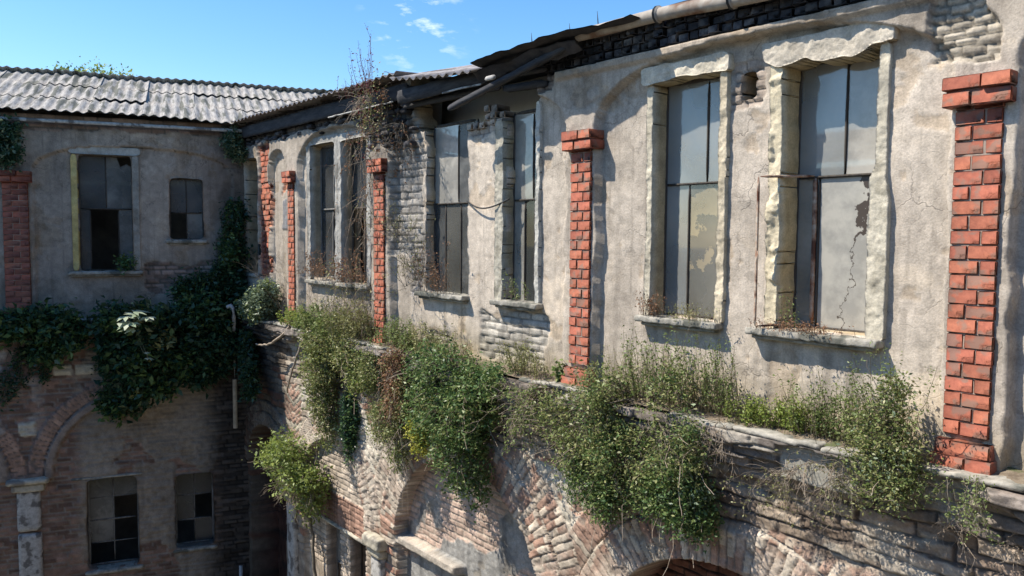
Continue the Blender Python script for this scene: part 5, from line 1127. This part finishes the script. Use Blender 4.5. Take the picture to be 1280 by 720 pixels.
# ---- shaded wing
def ivy(name, lab, root, ells, clumps, size, mats, per=26, cat='ivy', **k): shrub(FL, name, lab, cat, root, ells, clumps, per, size, mats, **k).done()
ivy('ivy', 'dark ivy mass hanging deep over the ledge below the yellow-jambed window', (2.0, .15, LD), [(2.1, .50, 6.35, .85, .38, .36), (2.0, .55, 5.85, .70, .42, .45), (1.95, .50, 5.35, .62, .34, .42), (2.3, .40, 4.95, .35, .26, .26), (1.5, .45, 5.6, .5, .3, .4)], 640, .13, [('lf_ivy', .66), ('lf_deep', .27), ('lf_olive', .07)], crad=.16, woody=.016)
ivy('ivy', 'low dark ivy covering the ledge at the foot of the shaded pilaster', (3.5, .15, LD), [(3.5, .40, 6.42, .75, .30, .22), (4.2, .4, 6.35, .5, .3, .25), (3.2, .42, 6.15, .40, .28, .26), (3.55, .3, 5.9, .3, .2, .22)], 300, .11, [('lf_ivy', .6), ('lf_deep', .4)], crad=.14, woody=.014)
ivy('ivy', 'ivy filling the corner beside the white drainpipe', (.8, .15, LD), [(.85, .40, 6.45, .6, .35, .38), (.75, .45, 5.95, .5, .35, .45), (.62, .35, 5.7, .2, .25, .4), (.95, .35, 5.4, .3, .25, .3), (.12, .4, 6.6, .16, .3, .3)], 460, .11, [('lf_ivy', .85), ('lf_deep', .15)], crad=.14, woody=.014)
ivy('ivy', 'dark ivy column climbing the corner to the roof', (.4, .1, LD), [(.42, .20, 7.0, .38, .18, .5), (.32, .18, 7.7, .28, .14, .5), (.28, .16, 8.3, .20, .12, .45), (.95, .2, 6.95, .45, .16, .25)], 300, .085, [('lf_ivy', .8), ('lf_deep', .2)], crad=.12, woody=.012)
ivy('creeper', 'pale creeper tuft under the eave in the corner', (.25, .15, 9.9), [(.28, .22, 9.75, .16, .12, .28), (.2, .25, 9.55, .14, .1, .2)], 90, .06, [('lf_blue', .5), ('lf_ivy', .5)], cat='creeper')
ivy('creeper', 'dark creeper topping the shaded pilaster at the left', (4.0, .15, 9.4), [(4.0, .28, 9.65, .30, .16, .34), (4.1, .28, 9.35, .3, .16, .2), (4.35, .25, 9.8, .3, .16, .3)], 150, .075, [('lf_ivy', .7), ('lf_blue', .3)], cat='creeper')
ivy('creeper', 'thin ivy dangling from the foot of the pilaster over pale blocks', (3.9, .12, 6.3), [(3.85, .2, 5.6, .22, .1, .4), (4.2, .2, 5.2, .2, .1, .35), (3.5, .18, 5.5, .1, .08, .3)], 70, .07, [('lf_ivy', 1.)], cat='creeper', per=14)
ivy('weed_clump', 'green weeds on the sill of the yellow-jambed window', (2.2, .05, 7.32), [(2.2, .08, 7.45, .16, .08, .14)], 26, .06, [('lf_deep', 1.)], cat='weeds', per=18)
ivy('ivy', 'dark creeper on the short wall under the far ledge corner', (.1, .6, 6.2), [(.12, .8, 5.7, .12, .25, .5), (.1, 1.2, 5.3, .12, .2, .4)], 110, .08, [('lf_ivy', 1.)])
# pale fig shoot catching the sun
p = Plant(FL, 'fig_shoot', 'pale large-leaved shoot catching the sun out of the dark ivy', 'plant', (2.05, .6, 6.2))
ends = np.array([[2.12, 1.30, 6.58], [1.95, 1.36, 6.60], [2.08, 1.40, 6.46], [2.22, 1.32, 6.48], [1.86, 1.38, 6.50], [2.02, 1.34, 6.66], [2.0, 1.42, 6.36], [1.78, 1.36, 6.56], [1.86, 1.30, 5.92], [1.8, 1.32, 5.84]])
C = bez(np.repeat(np.array([[2.05, .6, 6.2]]), len(ends), 0), ends, .05, 8, p.r, .03); p.add_curves(C, np.full((len(ends), 8), .006), 'stem', 4)
V = []; Q = []
for i, e in enumerate(ends):
    n_ = np.array([p.r.normal(0, .25), .15, 1.]); n_ /= np.linalg.norm(n_); a_ = p.r.uniform(0, 6.28); fx_ = np.cross(n_, [math.cos(a_), math.sin(a_), 0]); fx_ /= np.linalg.norm(fx_); fy_ = np.cross(n_, fx_); sc = (.24 if i < 8 else .12) * p.r.uniform(.8, 1.2)
    for th, ln in ((-1.25, .75), (-.65, .95), (0, 1.15), (.65, .95), (1.25, .75)):
        d = fx_ * math.cos(th) + fy_ * math.sin(th); s_ = np.cross(n_, d); b = len(V)
        V += [e, e + d * sc * ln * .55 + s_ * sc * .17, e + d * sc * ln - n_ * sc * .12, e + d * sc * ln * .55 - s_ * sc * .17]; Q.append([b, b + 1, b + 2, b + 3])
p.L['lf_fig'] = [(np.array(V) - p.root, np.array(Q))]; p.done()
# ---- trees beyond the shaded wing
def tree(x, y, h, cr, lab, seed, mats, base=0.):
    f = Frame(np.array([x, y]), np.array([1., 0])); o = tag(empty('tree', (x, y, base)), lab, 'tree', 'treetops beyond the corrugated roof'); r = np.random.default_rng(seed)
    mb = MB(); tube(mb, [(0, 0, 0), (.1, 0, h * .4), (0, .1, h * .8)], [.22, .16, .06], 8)
    for k in range(9): a = r.uniform(0, 6.28); q = r.uniform(.35, .7); tube(mb, [(0, 0, h * q), (math.cos(a) * cr * .5, math.sin(a) * cr * .5, h * (q + .15)), (math.cos(a) * cr * .8, math.sin(a) * cr * .8, h * min(.95, q + .28))], [.09, .05, .02], 6)
    mb.build('trunk', MT['bark'], o)
    c = in_ell(r, 260, (0, 0, h - cr * .9, cr, cr, cr)); n = 9000; ci = r.integers(0, 260, n); P = c[ci] + r.normal(0, .16, (n, 3)); V, Q = leaves_mesh(P, .12, r, aspect=.55); link('crown', np_mesh('crown', V, [Q]), MT[mats], o)
tree(-13.0, 25.6, 12.95, 1.5, 'light green treetop just showing above the ridge', 3, 'lf_lime')
tree(-14.6, 26.6, 13.15, 1.3, 'leftmost treetop, a small green tuft over the roof ridge', 4, 'lf_mid')
